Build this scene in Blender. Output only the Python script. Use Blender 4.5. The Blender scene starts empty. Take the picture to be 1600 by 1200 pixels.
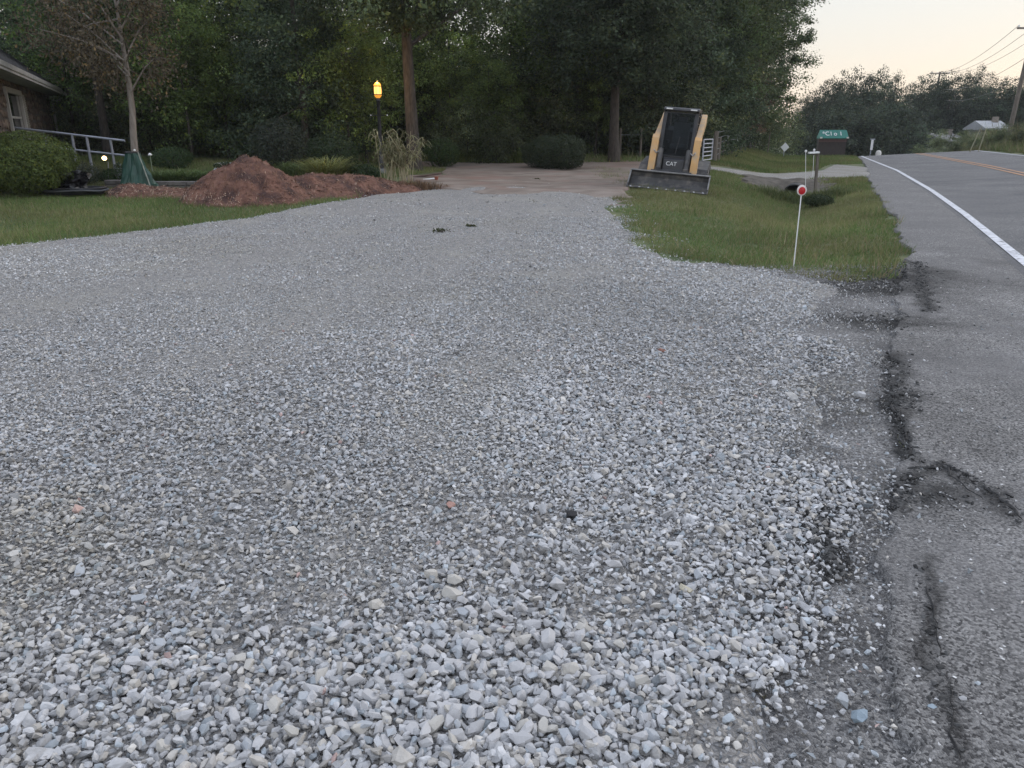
import bpy, bmesh, math, random
import numpy as np
from mathutils import Vector, Matrix, Euler
random.seed(7); rng = np.random.default_rng(7)
R = math.radians
sc = bpy.context.scene
COL = sc.collection
# ------------------------------------------------------------------ camera
F = 1180.0; Y0 = 205.0; H = 1.6
TILT = math.atan((600 - Y0) / F); CT = math.cos(TILT); ST = math.sin(TILT)
cd = bpy.data.cameras.new('camera'); cam = bpy.data.objects.new('camera', cd); COL.objects.link(cam)
cam.location = (0, 0, H); cam.rotation_euler = (math.pi / 2 - TILT, 0, 0)
cd.sensor_fit = 'HORIZONTAL'; cd.sensor_width = 36.0; cd.lens = 36.0 * F / 1600.0
cd.clip_start = 0.05; cd.clip_end = 2000.0
sc.camera = cam
# ------------------------------------------------------------------ sky and sun
w = bpy.data.worlds.new('World'); sc.world = w; w.use_nodes = True
nt = w.node_tree; bg = nt.nodes['Background']
sky = nt.nodes.new('ShaderNodeTexSky'); sky.sky_type = 'NISHITA'; sky.sun_disc = False
SUN_EL, SUN_AZ = 5.0, 62.0
sky.sun_elevation = R(SUN_EL); sky.sun_rotation = R(SUN_AZ)
tc = nt.nodes.new('ShaderNodeTexCoord'); sx = nt.nodes.new('ShaderNodeSeparateXYZ')
nt.links.new(tc.outputs['Generated'], sx.inputs[0])
rp = nt.nodes.new('ShaderNodeValToRGB'); nt.links.new(sx.outputs['Z'], rp.inputs[0])
el = rp.color_ramp.elements            # thin high cloud veil: peach low down, pale blue-grey above
el[0].position = 0.0; el[0].color = (.60, .503, .435, 1)
el[1].position = 1.0; el[1].color = (.72, .79, .95, 1)
for p, c in ((.06, (.572, .52, .476)), (.15, (.522, .522, .524)), (.32, (.62, .655, .72)), (.55, (.70, .755, .87))):
    e = el.new(p); e.color = c + (1,)
sc10 = nt.nodes.new('ShaderNodeVectorMath'); sc10.operation = 'SCALE'; sc10.inputs['Scale'].default_value = 9.7
nt.links.new(rp.outputs[0], sc10.inputs[0])
mx = nt.nodes.new('ShaderNodeMix'); mx.data_type = 'RGBA'; mx.inputs[0].default_value = .80
nt.links.new(sky.outputs[0], mx.inputs[6]); nt.links.new(sc10.outputs[0], mx.inputs[7])
nt.links.new(mx.outputs[2], bg.inputs[0]); bg.inputs[1].default_value = 0.1
sd = bpy.data.lights.new('sun', 'SUN'); sd.energy = 0.5; sd.angle = R(30); sd.color = (1, .93, .85)
so = bpy.data.objects.new('sun', sd); COL.objects.link(so)
so.rotation_euler = (R(90 - 35), 0, R(-SUN_AZ + 180))
sc.view_settings.view_transform = 'Standard'; sc.view_settings.look = 'None'
sc.view_settings.exposure = 0.95; sc.view_settings.gamma = 1.0; sc.view_settings.use_curve_mapping = False
sc.render.engine = 'CYCLES'
sc.cycles.max_bounces = 6; sc.cycles.diffuse_bounces = 4; sc.cycles.transparent_max_bounces = 8
try: sc.cycles.use_denoising = True
except Exception: pass

# ------------------------------------------------------------------ helpers
def tag(o, label=None, cat=None, group=None, kind=None):
    if label: o['label'] = label
    if cat: o['category'] = cat
    if group: o['group'] = group
    if kind: o['kind'] = kind
    return o
def empty(name, loc=(0, 0, 0), rz=0, label=None, cat=None, group=None):
    o = bpy.data.objects.new(name, None); COL.objects.link(o)
    o.empty_display_size = .2
    o.location = loc; o.rotation_euler = (0, 0, rz)
    return tag(o, label, cat, group)
def link(name, me, parent=None):
    o = bpy.data.objects.new(name, me); COL.objects.link(o)
    if parent: o.parent = parent
    return o
def copy_tree(o, parent=None):
    c = o.copy(); COL.objects.link(c)
    if parent is not None: c.parent = parent
    for ch in list(o.children): copy_tree(ch, c)
    return c
def mesh_np(name, V, Fc, mat, parent=None, col=None, smooth=False):
    """one mesh from arrays; Fc: (n,3) or (n,4); col: per-vertex rgb"""
    V = np.asarray(V, np.float32); Fc = np.asarray(Fc, np.int32)
    me = bpy.data.meshes.new(name)
    n, k = Fc.shape
    me.vertices.add(len(V)); me.vertices.foreach_set('co', V.ravel())
    me.loops.add(n * k); me.loops.foreach_set('vertex_index', Fc.ravel())
    me.polygons.add(n)
    me.polygons.foreach_set('loop_start', np.arange(0, n * k, k, dtype=np.int32))
    me.polygons.foreach_set('loop_total', np.full(n, k, np.int32))
    me.polygons.foreach_set('use_smooth', np.full(n, smooth, bool))
    if col is not None:
        a = me.color_attributes.new('Col', 'FLOAT_COLOR', 'POINT')
        c = np.ones((len(V), 4), np.float32); c[:, :3] = col
        a.data.foreach_set('color', c.ravel())
    me.update(calc_edges=True); me.validate()
    if mat: me.materials.append(mat)
    return link(name, me, parent)

class MB:
    """collects boxes, tubes, lathes, prisms; build() links them as ONE mesh"""
    def __init__(s): s.V = []; s.F = []; s.M = Matrix.Identity(4)
    def add(s, vs, fs):
        b = len(s.V); s.V += [tuple(s.M @ Vector(v)) for v in vs]; s.F += [tuple(b + i for i in f) for f in fs]; return s
    def box(s, c, d, rot=None):
        x, y, z = [q / 2 for q in d]
        vs = [Vector((i * x, j * y, k * z)) for i in (-1, 1) for j in (-1, 1) for k in (-1, 1)]
        if rot is not None:
            m = rot if isinstance(rot, Matrix) else Euler(rot).to_matrix()
            vs = [m @ v for v in vs]
        vs = [v + Vector(c) for v in vs]
        return s.add(vs, [(0, 1, 3, 2), (4, 6, 7, 5), (0, 4, 5, 1), (2, 3, 7, 6), (0, 2, 6, 4), (1, 5, 7, 3)])
    def bar(s, a, b, wd, th, up=(0, 0, 1)):
        a = Vector(a); b = Vector(b); d = (b - a); L = d.length; d.normalize()
        u = Vector(up); sd = d.cross(u)
        if sd.length < 1e-4: sd = d.cross(Vector((1, 0, 0)))
        sd.normalize(); u = sd.cross(d)
        vs = [p + sd * (i * wd / 2) + u * (j * th / 2) for p in (a, b) for i, j in ((-1, -1), (1, -1), (1, 1), (-1, 1))]
        return s.add(vs, [(3, 2, 1, 0), (4, 5, 6, 7), (0, 1, 5, 4), (1, 2, 6, 5), (2, 3, 7, 6), (3, 0, 4, 7)])
    def tube(s, pts, rad, n=8, cap=True):
        pts = [Vector(p) for p in pts]; rs = rad if isinstance(rad, (list, tuple)) else [rad] * len(pts)
        vs = []; ref = None
        for i, p in enumerate(pts):
            d = (pts[min(i + 1, len(pts) - 1)] - pts[max(i - 1, 0)]).normalized()
            if ref is None:
                ref = Vector((0, 0, 1)) if abs(d.z) < .9 else Vector((1, 0, 0))
            u = (ref - d * ref.dot(d)).normalized(); v = d.cross(u); ref = u
            for k in range(n):
                a = 2 * math.pi * k / n
                vs.append(p + (u * math.cos(a) + v * math.sin(a)) * rs[i])
        fs = [(i * n + k, i * n + (k + 1) % n, (i + 1) * n + (k + 1) % n, (i + 1) * n + k) for i in range(len(pts) - 1) for k in range(n)]
        if cap:
            fs.append(tuple(range(n - 1, -1, -1))); e = (len(pts) - 1) * n; fs.append(tuple(range(e, e + n)))
        return s.add(vs, fs)
    def lathe(s, prof, c=(0, 0, 0), n=16):
        vs = [Vector(c) + Vector((r * math.cos(2 * math.pi * k / n), r * math.sin(2 * math.pi * k / n), z)) for r, z in prof for k in range(n)]
        fs = [(i * n + k, i * n + (k + 1) % n, (i + 1) * n + (k + 1) % n, (i + 1) * n + k) for i in range(len(prof) - 1) for k in range(n)]
        fs.append(tuple(range(n - 1, -1, -1))); e = (len(prof) - 1) * n; fs.append(tuple(range(e, e + n)))
        return s.add(vs, fs)
    def prism(s, poly, x0, x1):
        """poly in (y,z), extruded along x"""
        n = len(poly)
        vs = [(x0, y, z) for y, z in poly] + [(x1, y, z) for y, z in poly]
        fs = [tuple(range(n)), tuple(range(2 * n - 1, n - 1, -1))] + [(i, (i + 1) % n + 0, (i + 1) % n + n, i + n)[::-1] for i in range(n)]
        return s.add(vs, fs)
    def ball(s, c, r, n=8):
        prof = [(r * math.sin(math.pi * i / n) + 1e-4, -r * math.cos(math.pi * i / n)) for i in range(n + 1)]
        return s.lathe(prof, c, n + 2)
    def build(s, name, mat, parent=None, smooth=False, bevel=0, seg=2):
        me = bpy.data.meshes.new(name); me.from_pydata(s.V, [], s.F)
        bm = bmesh.new(); bm.from_mesh(me); bmesh.ops.recalc_face_normals(bm, faces=bm.faces[:])
        bm.to_mesh(me); bm.free()
        if mat: me.materials.append(mat)
        o = link(name, me, parent)
        if smooth:
            me.polygons.foreach_set('use_smooth', np.ones(len(me.polygons), bool))
            if hasattr(me, 'set_sharp_from_angle'): me.set_sharp_from_angle(angle=R(40))
        if bevel:
            m = o.modifiers.new('bevel', 'BEVEL'); m.width = bevel; m.segments = seg; m.limit_method = 'ANGLE'; m.angle_limit = R(35)
        return o
def text(name, s, size, mat, parent, M, depth=.004):
    cu = bpy.data.curves.new(name, 'FONT'); cu.body = s; cu.size = size; cu.extrude = depth; cu.align_x = 'CENTER'; cu.align_y = 'CENTER'
    cu.materials.append(mat)
    t = bpy.data.objects.new(name, cu); COL.objects.link(t); bpy.context.view_layer.update()
    me = bpy.data.meshes.new_from_object(t.evaluated_get(bpy.context.evaluated_depsgraph_get())); bpy.data.objects.remove(t)
    me.materials.clear(); me.materials.append(mat)
    o = link(name, me, parent); o.matrix_local = M
    return o

# ------------------------------------------------------------------ materials
def mat(name, c1, c2=None, rough=.8, scale=8.0, detail=6.0, bump=0.0, bscale=None, attr=False, metal=0.0, stretch=None, trans=0.0,
        ramp=(.35, .65), spec=None, c3=None, s3=1.0, r3=(.5, .7), coord='Object', objrand=0.0):
    m = bpy.data.materials.new(name); m.use_nodes = True; t = m.node_tree; N = t.nodes; L = t.links
    b = N['Principled BSDF']; b.inputs['Roughness'].default_value = rough; b.inputs['Metallic'].default_value = metal
    if spec is not None: b.inputs['Specular IOR Level'].default_value = spec
    tcn = N.new('ShaderNodeTexCoord'); src = tcn.outputs[coord]
    if stretch:
        mp = N.new('ShaderNodeMapping'); mp.inputs['Scale'].default_value = stretch; L.new(src, mp.inputs[0]); src = mp.outputs[0]
    def noise(sv, dv=detail):
        n = N.new('ShaderNodeTexNoise'); n.inputs['Scale'].default_value = sv; n.inputs['Detail'].default_value = dv; L.new(src, n.inputs['Vector']); return n
    def mix(fac, a, bb, mode='MIX'):
        x = N.new('ShaderNodeMix'); x.data_type = 'RGBA'; x.blend_type = mode
        for sock, v in ((x.inputs[0], fac), (x.inputs[6], a), (x.inputs[7], bb)):
            if isinstance(v, (int, float)): sock.default_value = v
            elif isinstance(v, tuple): sock.default_value = v[:3] + (1,)
            else: L.new(v, sock)
        return x.outputs[2]
    def mr(v, lo, hi):
        x = N.new('ShaderNodeMapRange'); x.inputs[1].default_value = lo; x.inputs[2].default_value = hi; L.new(v, x.inputs[0]); return x.outputs[0]
    col = c1
    if c2 is not None: col = mix(mr(noise(scale).outputs[0], *ramp), c1, c2)
    if c3 is not None: col = mix(mr(noise(s3, 3).outputs[0], *r3), col, c3)
    if attr:
        a = N.new('ShaderNodeAttribute'); a.attribute_name = 'Col'
        if isinstance(col, tuple): col = mix(1.0, a.outputs[0], col, 'MULTIPLY')
        else: col = mix(1.0, a.outputs[0], col, 'MULTIPLY')
    if objrand:
        oi = N.new('ShaderNodeObjectInfo'); x = N.new('ShaderNodeMapRange')
        x.inputs[3].default_value = 1 - objrand; x.inputs[4].default_value = 1 + objrand; L.new(oi.outputs['Random'], x.inputs[0])
        hs = N.new('ShaderNodeHueSaturation'); L.new(x.outputs[0], hs.inputs['Value'])
        x2 = N.new('ShaderNodeMapRange'); x2.inputs[3].default_value = .5 - objrand * .06; x2.inputs[4].default_value = .5 + objrand * .06
        mm = N.new('ShaderNodeMath'); mm.operation = 'FRACT'; m3 = N.new('ShaderNodeMath'); m3.operation = 'MULTIPLY'; m3.inputs[1].default_value = 7.31
        L.new(oi.outputs['Random'], m3.inputs[0]); L.new(m3.outputs[0], mm.inputs[0]); L.new(mm.outputs[0], x2.inputs[0]); L.new(x2.outputs[0], hs.inputs['Hue'])
        if isinstance(col, tuple): hs.inputs['Color'].default_value = col + (1,)
        else: L.new(col, hs.inputs['Color'])
        col = hs.outputs[0]
    if isinstance(col, tuple): b.inputs['Base Color'].default_value = col[:3] + (1,)
    else: L.new(col, b.inputs['Base Color'])
    if bump:
        bn = N.new('ShaderNodeBump'); bn.inputs['Strength'].default_value = bump; bn.inputs['Distance'].default_value = .02
        L.new(noise(bscale or scale * 3).outputs[0], bn.inputs['Height']); L.new(bn.outputs[0], b.inputs['Normal'])
    if trans:
        tr = N.new('ShaderNodeBsdfTranslucent'); ms = N.new('ShaderNodeMixShader'); ms.inputs[0].default_value = trans
        if isinstance(col, tuple): tr.inputs[0].default_value = col[:3] + (1,)
        else: L.new(col, tr.inputs[0])
        L.new(b.outputs[0], ms.inputs[1]); L.new(tr.outputs[0], ms.inputs[2]); L.new(ms.outputs[0], N['Material Output'].inputs[0])
    return m
def gravel_mat(name, cols, scale, bump=.8, big=None, bigs=.6, bigr=(.45, .65), fine=None, attr=False):
    """aggregate: voronoi stones of differing colour with relief, over larger patches of another tone"""
    m = bpy.data.materials.new(name); m.use_nodes = True; t = m.node_tree; N = t.nodes; L = t.links
    b = N['Principled BSDF']; b.inputs['Roughness'].default_value = .9; b.inputs['Specular IOR Level'].default_value = .25
    tcn = N.new('ShaderNodeTexCoord')
    nz = N.new('ShaderNodeTexNoise'); nz.inputs['Scale'].default_value = scale * .7; L.new(tcn.outputs['Object'], nz.inputs['Vector'])
    ad = N.new('ShaderNodeMix'); ad.data_type = 'RGBA'; ad.blend_type = 'ADD'; ad.inputs[0].default_value = .5 / scale
    L.new(tcn.outputs['Object'], ad.inputs[6]); L.new(nz.outputs[1], ad.inputs[7])
    v = N.new('ShaderNodeTexVoronoi'); v.inputs['Scale'].default_value = scale; L.new(ad.outputs[2], v.inputs['Vector'])
    sp = N.new('ShaderNodeSeparateColor'); L.new(v.outputs['Color'], sp.inputs[0])
    r = N.new('ShaderNodeValToRGB'); r.color_ramp.interpolation = 'LINEAR'; L.new(sp.outputs[0], r.inputs[0])
    e = r.color_ramp.elements
    for i, c in enumerate(cols):
        p = i / (len(cols) - 1)
        q = e[0] if i == 0 else (e[1] if i == len(cols) - 1 else e.new(p))
        q.position = p; q.color = c + (1,)
    col = r.outputs[0]
    if big is not None:
        n2 = N.new('ShaderNodeTexNoise'); n2.inputs['Scale'].default_value = bigs; n2.inputs['Detail'].default_value = 8; n2.inputs['Roughness'].default_value = .62
        L.new(tcn.outputs['Object'], n2.inputs['Vector'])
        mr = N.new('ShaderNodeMapRange'); mr.inputs[1].default_value = bigr[0]; mr.inputs[2].default_value = bigr[1]; mr.inputs[4].default_value = .85
        L.new(n2.outputs[0], mr.inputs[0])
        x = N.new('ShaderNodeMix'); x.data_type = 'RGBA'; L.new(mr.outputs[0], x.inputs[0]); L.new(col, x.inputs[6]); x.inputs[7].default_value = big + (1,)
        col = x.outputs[2]
    if attr:
        a = N.new('ShaderNodeAttribute'); a.attribute_name = 'Col'
        x = N.new('ShaderNodeMix'); x.data_type = 'RGBA'; x.blend_type = 'MULTIPLY'; x.inputs[0].default_value = 1
        L.new(col, x.inputs[6]); L.new(a.outputs[0], x.inputs[7]); col = x.outputs[2]
    L.new(col, b.inputs['Base Color'])
    v2 = N.new('ShaderNodeTexVoronoi'); v2.feature = 'DISTANCE_TO_EDGE'; v2.inputs['Scale'].default_value = scale; L.new(ad.outputs[2], v2.inputs['Vector'])
    mr2 = N.new('ShaderNodeMapRange'); mr2.inputs[2].default_value = .3; L.new(v2.outputs[0], mr2.inputs[0])
    n3 = N.new('ShaderNodeTexNoise'); n3.inputs['Scale'].default_value = scale * 2.5; L.new(tcn.outputs['Object'], n3.inputs['Vector'])
    ml = N.new('ShaderNodeMath'); ml.operation = 'MULTIPLY_ADD'; ml.inputs[1].default_value = .5
    L.new(n3.outputs[0], ml.inputs[0]); L.new(mr2.outputs[0], ml.inputs[2])
    bn = N.new('ShaderNodeBump'); bn.inputs['Strength'].default_value = bump; bn.inputs['Distance'].default_value = .5 / scale
    L.new(ml.outputs[0], bn.inputs['Height']); L.new(bn.outputs[0], b.inputs['Normal'])
    return m
def emis(name, c, s):
    m = bpy.data.materials.new(name); m.use_nodes = True; b = m.node_tree.nodes['Principled BSDF']
    b.inputs['Base Color'].default_value = c + (1,); b.inputs['Emission Color'].default_value = c + (1,); b.inputs['Emission Strength'].default_value = s
    return m
def glass(name, tint=(.02, .025, .03), alpha=.35, rough=.05):
    m = bpy.data.materials.new(name); m.use_nodes = True; t = m.node_tree; b = t.nodes['Principled BSDF']
    b.inputs['Base Color'].default_value = tint + (1,); b.inputs['Roughness'].default_value = rough; b.inputs['Specular IOR Level'].default_value = .4
    tr = t.nodes.new('ShaderNodeBsdfTransparent'); tr.inputs[0].default_value = (.55, .6, .62, 1)
    ms = t.nodes.new('ShaderNodeMixShader'); ms.inputs[0].default_value = alpha
    t.links.new(b.outputs[0], ms.inputs[1]); t.links.new(tr.outputs[0], ms.inputs[2]); t.links.new(ms.outputs[0], t.nodes['Material Output'].inputs[0])
    return m
WHITE = (1., 1., 1.)
M = {}
M['stone'] = mat('stone', (.86, .86, .86), (1.1, 1.1, 1.1), rough=.85, scale=40, bump=.25, bscale=120, attr=True, spec=.3)
M['gravel_base'] = gravel_mat('gravel_base', [(.20, .20, .205), (.35, .35, .355), (.41, .41, .415), (.47, .47, .475), (.38, .36, .335)], 48, 1.0, big=(.35, .335, .305), bigs=.9, bigr=(.5, .72))
M['dirt'] = mat('dirt', (.125, .095, .074), (.225, .187, .16), rough=.95, scale=1.6, detail=10, bump=.6, bscale=14, c3=(.19, .125, .10), s3=.9, stretch=(.8, 1.5, 1))
M['asphalt'] = gravel_mat('asphalt', [(.055, .055, .057), (.112, .112, .116), (.155, .154, .157), (.27, .267, .264)], 100, .7, big=(.10, .10, .107), bigs=.5, bigr=(.4, .7))
M['apron'] = gravel_mat('apron', [(.06, .06, .062), (.14, .138, .139), (.21, .205, .202), (.32, .312, .305)], 105, .9, big=(.125, .121, .12), bigs=2.2, bigr=(.45, .7), attr=True)
M['old_asphalt'] = gravel_mat('old_asphalt', [(.05, .049, .05), (.115, .112, .112), (.16, .156, .154), (.32, .312, .305)], 115, .8, big=(.145, .142, .143), bigs=.9, bigr=(.42, .68), attr=True)
M['line_white'] = mat('line_white', (.46, .47, .50), (.62, .63, .66), rough=.8, scale=7, c3=(.2, .2, .21), s3=16, r3=(.54, .68))
M['line_yellow'] = mat('line_yellow', (.42, .20, .085), (.48, .26, .13), rough=.8, scale=9, c3=(.17, .15, .14), s3=12, r3=(.5, .66))
M['ground'] = mat('ground', (.05, .075, .025), (.085, .11, .04), rough=.95, scale=1.3, detail=9, bump=.7, bscale=30, c3=(.16, .15, .075), s3=.6, r3=(.5, .7))
M['blade'] = mat('blade', WHITE, None, rough=.6, attr=True, trans=.3, spec=.2)
M['bank_dirt'] = mat('bank_dirt', (.05, .043, .035), (.11, .096, .08), rough=.95, scale=4, detail=9, bump=.8, bscale=20)
M['side_drive'] = gravel_mat('side_drive', [(.2, .19, .18), (.3, .29, .28), (.36, .35, .33)], 35, .6, big=(.24, .22, .19), bigs=.8)
M['mulch'] = mat('mulch', (.105, .047, .033), (.19, .095, .066), rough=.95, scale=7, detail=10, bump=1.0, bscale=26, c3=(.050, .024, .02), s3=2.2, r3=(.45, .62))
M['chip'] = mat('chip', WHITE, None, rough=.9, attr=True)
for k, c in (('leaf', WHITE), ('leaf_bush', WHITE)):
    M[k] = mat(k, c, None, rough=.55, attr=True, trans=.45, spec=.25, objrand=.30)
M['leaf_still'] = mat('leaf_still', WHITE, None, rough=.6, attr=True, trans=.25, spec=.2)
M['bark'] = mat('bark', (.035, .029, .024), (.085, .07, .06), rough=.95, scale=6, stretch=(4, 4, .8), bump=1.0, bscale=14)
M['bark_pale'] = mat('bark_pale', (.16, .135, .115), (.26, .23, .20), rough=.9, scale=6, stretch=(3, 3, .7), bump=.6, bscale=14)
M['wood_post'] = mat('wood_post', (.10, .085, .07), (.20, .175, .15), rough=.9, scale=5, stretch=(8, 8, .7), bump=.5, bscale=12)
M['black_steel'] = mat('black_steel', (.012, .012, .014), (.03, .03, .033), rough=.45, scale=6)
M['black_plastic'] = mat('black_plastic', (.012, .012, .015), (.03, .03, .034), rough=.35, scale=5)
M['yellow_faded'] = mat('yellow_faded', (.52, .34, .17), (.46, .29, .13), rough=.6, scale=3, c3=(.36, .28, .2), s3=5, r3=(.45, .7))
M['yellow'] = mat('yellow', (.56, .33, .125), (.50, .29, .12), rough=.55, scale=3, c3=(.42, .32, .21), s3=4, r3=(.48, .72))
M['rubber'] = mat('rubber', (.07, .066, .064), (.13, .12, .115), rough=.9, scale=9, bump=.3)
M['bucket'] = mat('bucket', (.03, .03, .033), (.07, .068, .068), rough=.6, scale=4, c3=(.15, .135, .12), s3=5, r3=(.5, .75))
M['rim_steel'] = mat('rim_steel', (.11, .11, .11), (.19, .185, .18), rough=.6, scale=9)
M['worn_steel'] = mat('worn_steel', (.28, .28, .29), (.42, .42, .43), rough=.5, scale=12, metal=.3)
M['galv'] = mat('galv', (.30, .32, .37), (.40, .42, .48), rough=.5, scale=9, metal=.25)
M['white_paint'] = mat('white_paint', (.62, .60, .56), (.74, .72, .68), rough=.6, scale=4)
M['trim'] = mat('trim', (.36, .35, .33), (.46, .44, .42), rough=.6, scale=4)
M['white_plain'] = mat('white_plain', (.75, .75, .75), (.82, .82, .82), rough=.5, scale=4)
M['glass'] = glass('glass', (.010, .012, .014), .8, .03); M['pane'] = glass('pane', (.015, .018, .02), .25)
# ------------------------------------------------------------------ terrain
def sst(a, b, x):
    t = np.clip((np.asarray(x, float) - a) / (b - a), 0, 1); return t * t * (3 - 2 * t)
def vnoise(x, y, s, seed=0):
    """smooth value noise"""
    x = np.asarray(x, float) * s; y = np.asarray(y, float) * s
    xi = np.floor(x).astype(np.int64); yi = np.floor(y).astype(np.int64); fx = x - xi; fy = y - yi
    fx = fx * fx * (3 - 2 * fx); fy = fy * fy * (3 - 2 * fy)
    def h(i, j):
        n = (i * 374761393 + j * 668265263 + seed * 974634777) & 0xffffffff
        n = ((n ^ (n >> 13)) * 1274126177) & 0xffffffff
        return ((n ^ (n >> 16)) & 0xffff) / 65535.0
    a = h(xi, yi); b = h(xi + 1, yi); c = h(xi, yi + 1); d = h(xi + 1, yi + 1)
    return (a * (1 - fx) + b * fx) * (1 - fy) + (c * (1 - fx) + d * fx) * fy
WY = [-12, 1.5, 9.0, 15.6, 22, 33.3, 54.7, 75, 110, 200]
WX = [-3.2, 2.95, 6.2, 9.1, 11.8, 16.3, 24.0, 30.5, 40, 62]
PY = [-12, 1.57, 4.3, 7.2, 10.2, 15, 27.5, 33, 44, 54.7, 75, 110, 200]
PX = [-5.2, 1.05, 2.3, 3.7, 5.35, 7.45, 12.5, 15.0, 19.6, 23.9, 30.4, 39.9, 61.8]
def xw(y): return np.interp(y, WY, WX)
def xp(y): return np.interp(y, PY, PX)
def xditch(y): return 3.7 + (np.asarray(y, float) - 10) * .36
def zt(x, y):
    x = np.asarray(x, float); y = np.asarray(y, float)
    yard = .02 * np.clip(y - 10, 0, 25)
    xd = xditch(y)
    wl = 1 - sst(xd - 3.6, xd - .6, x)
    z = yard * wl
    z = z + .18 * sst(20.3, 22.5, y) * sst(-4.5, -7.5, x)
    z = z + .03 * np.clip(-x - 9, 0, 8) * sst(13, 20, y)
    dep = (.08 + .36 * sst(9, 22, y)) * sst(8.3, 11, y) * (1 - sst(25.8, 27.4, y))
    z = z - dep * np.exp(-((x - xd - .1) / 1.25) ** 2)
    s = (x - xw(y)) * .92
    z = z + .052 * np.clip(s, 0, 7.2) + .27 * np.clip(s - 8.0, 0, 5.0) * (1 - .65 * sst(44, 64, y)) - .03 * np.clip(y - 64, 0, 50) * sst(8, 10, s)
    z = z - .055 * np.clip(y - 53, 0, 60) * sst(2, 12, x) * (1 - sst(7.6, 10, s))
    z = z + (vnoise(x, y, .35, 3) - .5) * .07 * (1 - sst(-.6, .3, x - xp(y))) * sst(8, 14, y)
    return z
def ground_hit(px, py):
    d = np.array([(px - 800) / F, 0, 0]); yy = -(py - 600) / F
    d[1] = CT + yy * ST; d[2] = -ST + yy * CT
    t = 1.0
    for _ in range(4000):
        p = np.array([0, 0, H]) + d * t
        if p[2] <= zt(p[0], p[1]): return p
        t += .02
    return p
def at(px, Y, py=None):
    """point on the vertical plane at distance Y seen at that image column (row py, or the ground when py is None)"""
    if py is not None:
        yy = -(py - 600) / F; k = Y / (CT + yy * ST)
        return np.array([(px - 800) / F * k, Y, H + k * (-ST + yy * CT)])
    py = 205 + 1.6 * 1180 / Y
    for _ in range(6):
        yy = -(py - 600) / F; k = Y / (CT + yy * ST); x = (px - 800) / F * k
        z = float(zt(x, Y)); xc, zc = x, z - H
        dc = Y * CT - zc * ST; yc = Y * ST + zc * CT; py = 600 - F * yc / dc
    return np.array([x, Y, z])
def curve(pix):
    """pixels along an edge -> x as a function of y on the ground"""
    P = sorted([tuple(ground_hit(a, b)[:2]) for a, b in pix], key=lambda q: q[1])
    ys = [q[1] for q in P]; xs = [q[0] for q in P]
    return ys, xs
# gravel drive edges
gl_y, gl_x = curve([(0, 388), (200, 366), (330, 350), (400, 341), (440, 331), (520, 315), (600, 303), (650, 296), (720, 289)])
gr_y, gr_x = curve([(1312, 447), (1240, 436), (1180, 421), (1100, 412), (1040, 402), (1003, 388), (975, 360), (958, 338), (955, 322), (972, 303)])
gl_y = [-6, 0, 6] + gl_y + [60]; gl_x = [-16, -14, -9.5] + gl_x + [gl_x[-1]]
gr_y = [-6, 1.81, 3.7, 6.2] + gr_y + [60]; gr_x = [-2.6, .78, 1.62, 2.75] + gr_x + [gr_x[-1] + .3]
def xgl(y): return np.interp(y, gl_y, gl_x)
def xgr(y): return np.interp(y, gr_y, gr_x)
def jit(y, s, a, seed): return (vnoise(y, np.zeros_like(np.asarray(y, float)) + seed, s, seed) - .5) * a

def strip(name, m, ys, fl, fr, nx, dz, kind='structure', zfun=None, skirt=.08, cfun=None):
    ys = np.asarray(ys, float); L_ = np.asarray(fl(ys)); R_ = np.asarray(fr(ys))
    u = np.linspace(0, 1, nx)
    X = L_[:, None] * (1 - u) + R_[:, None] * u; Y = np.repeat(ys[:, None], nx, 1)
    Z = zt(X, Y) + dz + (zfun(X, Y) if zfun else 0)
    Z[:, 0] -= skirt; Z[:, -1] -= skirt; Z[0, :] -= skirt; Z[-1, :] -= skirt
    V = np.stack([X, Y, Z], -1).reshape(-1, 3)
    n = len(ys); i, j = np.meshgrid(np.arange(n - 1), np.arange(nx - 1), indexing='ij'); a = (i * nx + j).ravel()
    Fc = np.stack([a, a + 1, a + nx + 1, a + nx], 1)
    col = None
    if cfun is not None: col = np.repeat(cfun(V[:, 0], V[:, 1])[:, None], 3, 1)
    o = mesh_np(name, V, Fc, m, smooth=True, col=col); tag(o, kind=kind); return o
# ground: finer near, coarse far
gy = np.concatenate([np.arange(-14, 8, .6), np.arange(8, 36, .25), np.arange(36, 80, .8), np.array([85, 92, 100, 115, 140, 180, 260, 400, 700])])
gx = np.concatenate([np.array([-600, -300, -150, -80, -50]), np.arange(-36, -16, 1.0), np.arange(-16, 14, .25), np.arange(14, 50, .7), np.array([55, 65, 80, 110, 160, 300, 600])])
X, Y = np.meshgrid(gx, gy)
Z = zt(X, Y) - .03
V = np.stack([X, Y, Z], -1).reshape(-1, 3); nx = len(gx)
i, j = np.meshgrid(np.arange(len(gy) - 1), np.arange(nx - 1), indexing='ij'); a = (i * nx + j).ravel()
tag(mesh_np('ground', V, np.stack([a, a + 1, a + nx + 1, a + nx], 1), M['ground'], smooth=True), kind='structure')
# gravel drive with shallow wheel ruts and a low windrow along the lawn
def drive_relief(x, y):
    return (vnoise(x, y, 1.1, 5) - .5) * .035 + (vnoise(x, y, 3.1, 6) - .5) * .018 + .05 * np.exp(-((x - xgl(y) - .25) / .22) ** 2) * (1 - sst(14, 17, y))
dy = np.concatenate([np.arange(-4, 14, .12), np.arange(14, 24.6, .2)])
driveway = strip('driveway', M['gravel_base'], dy, lambda y: xgl(y) + jit(y, 1.7, .25, 11), lambda y: xgr(y) + jit(y, 1.9, .3, 12), 90, .0, zfun=drive_relief)
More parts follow.
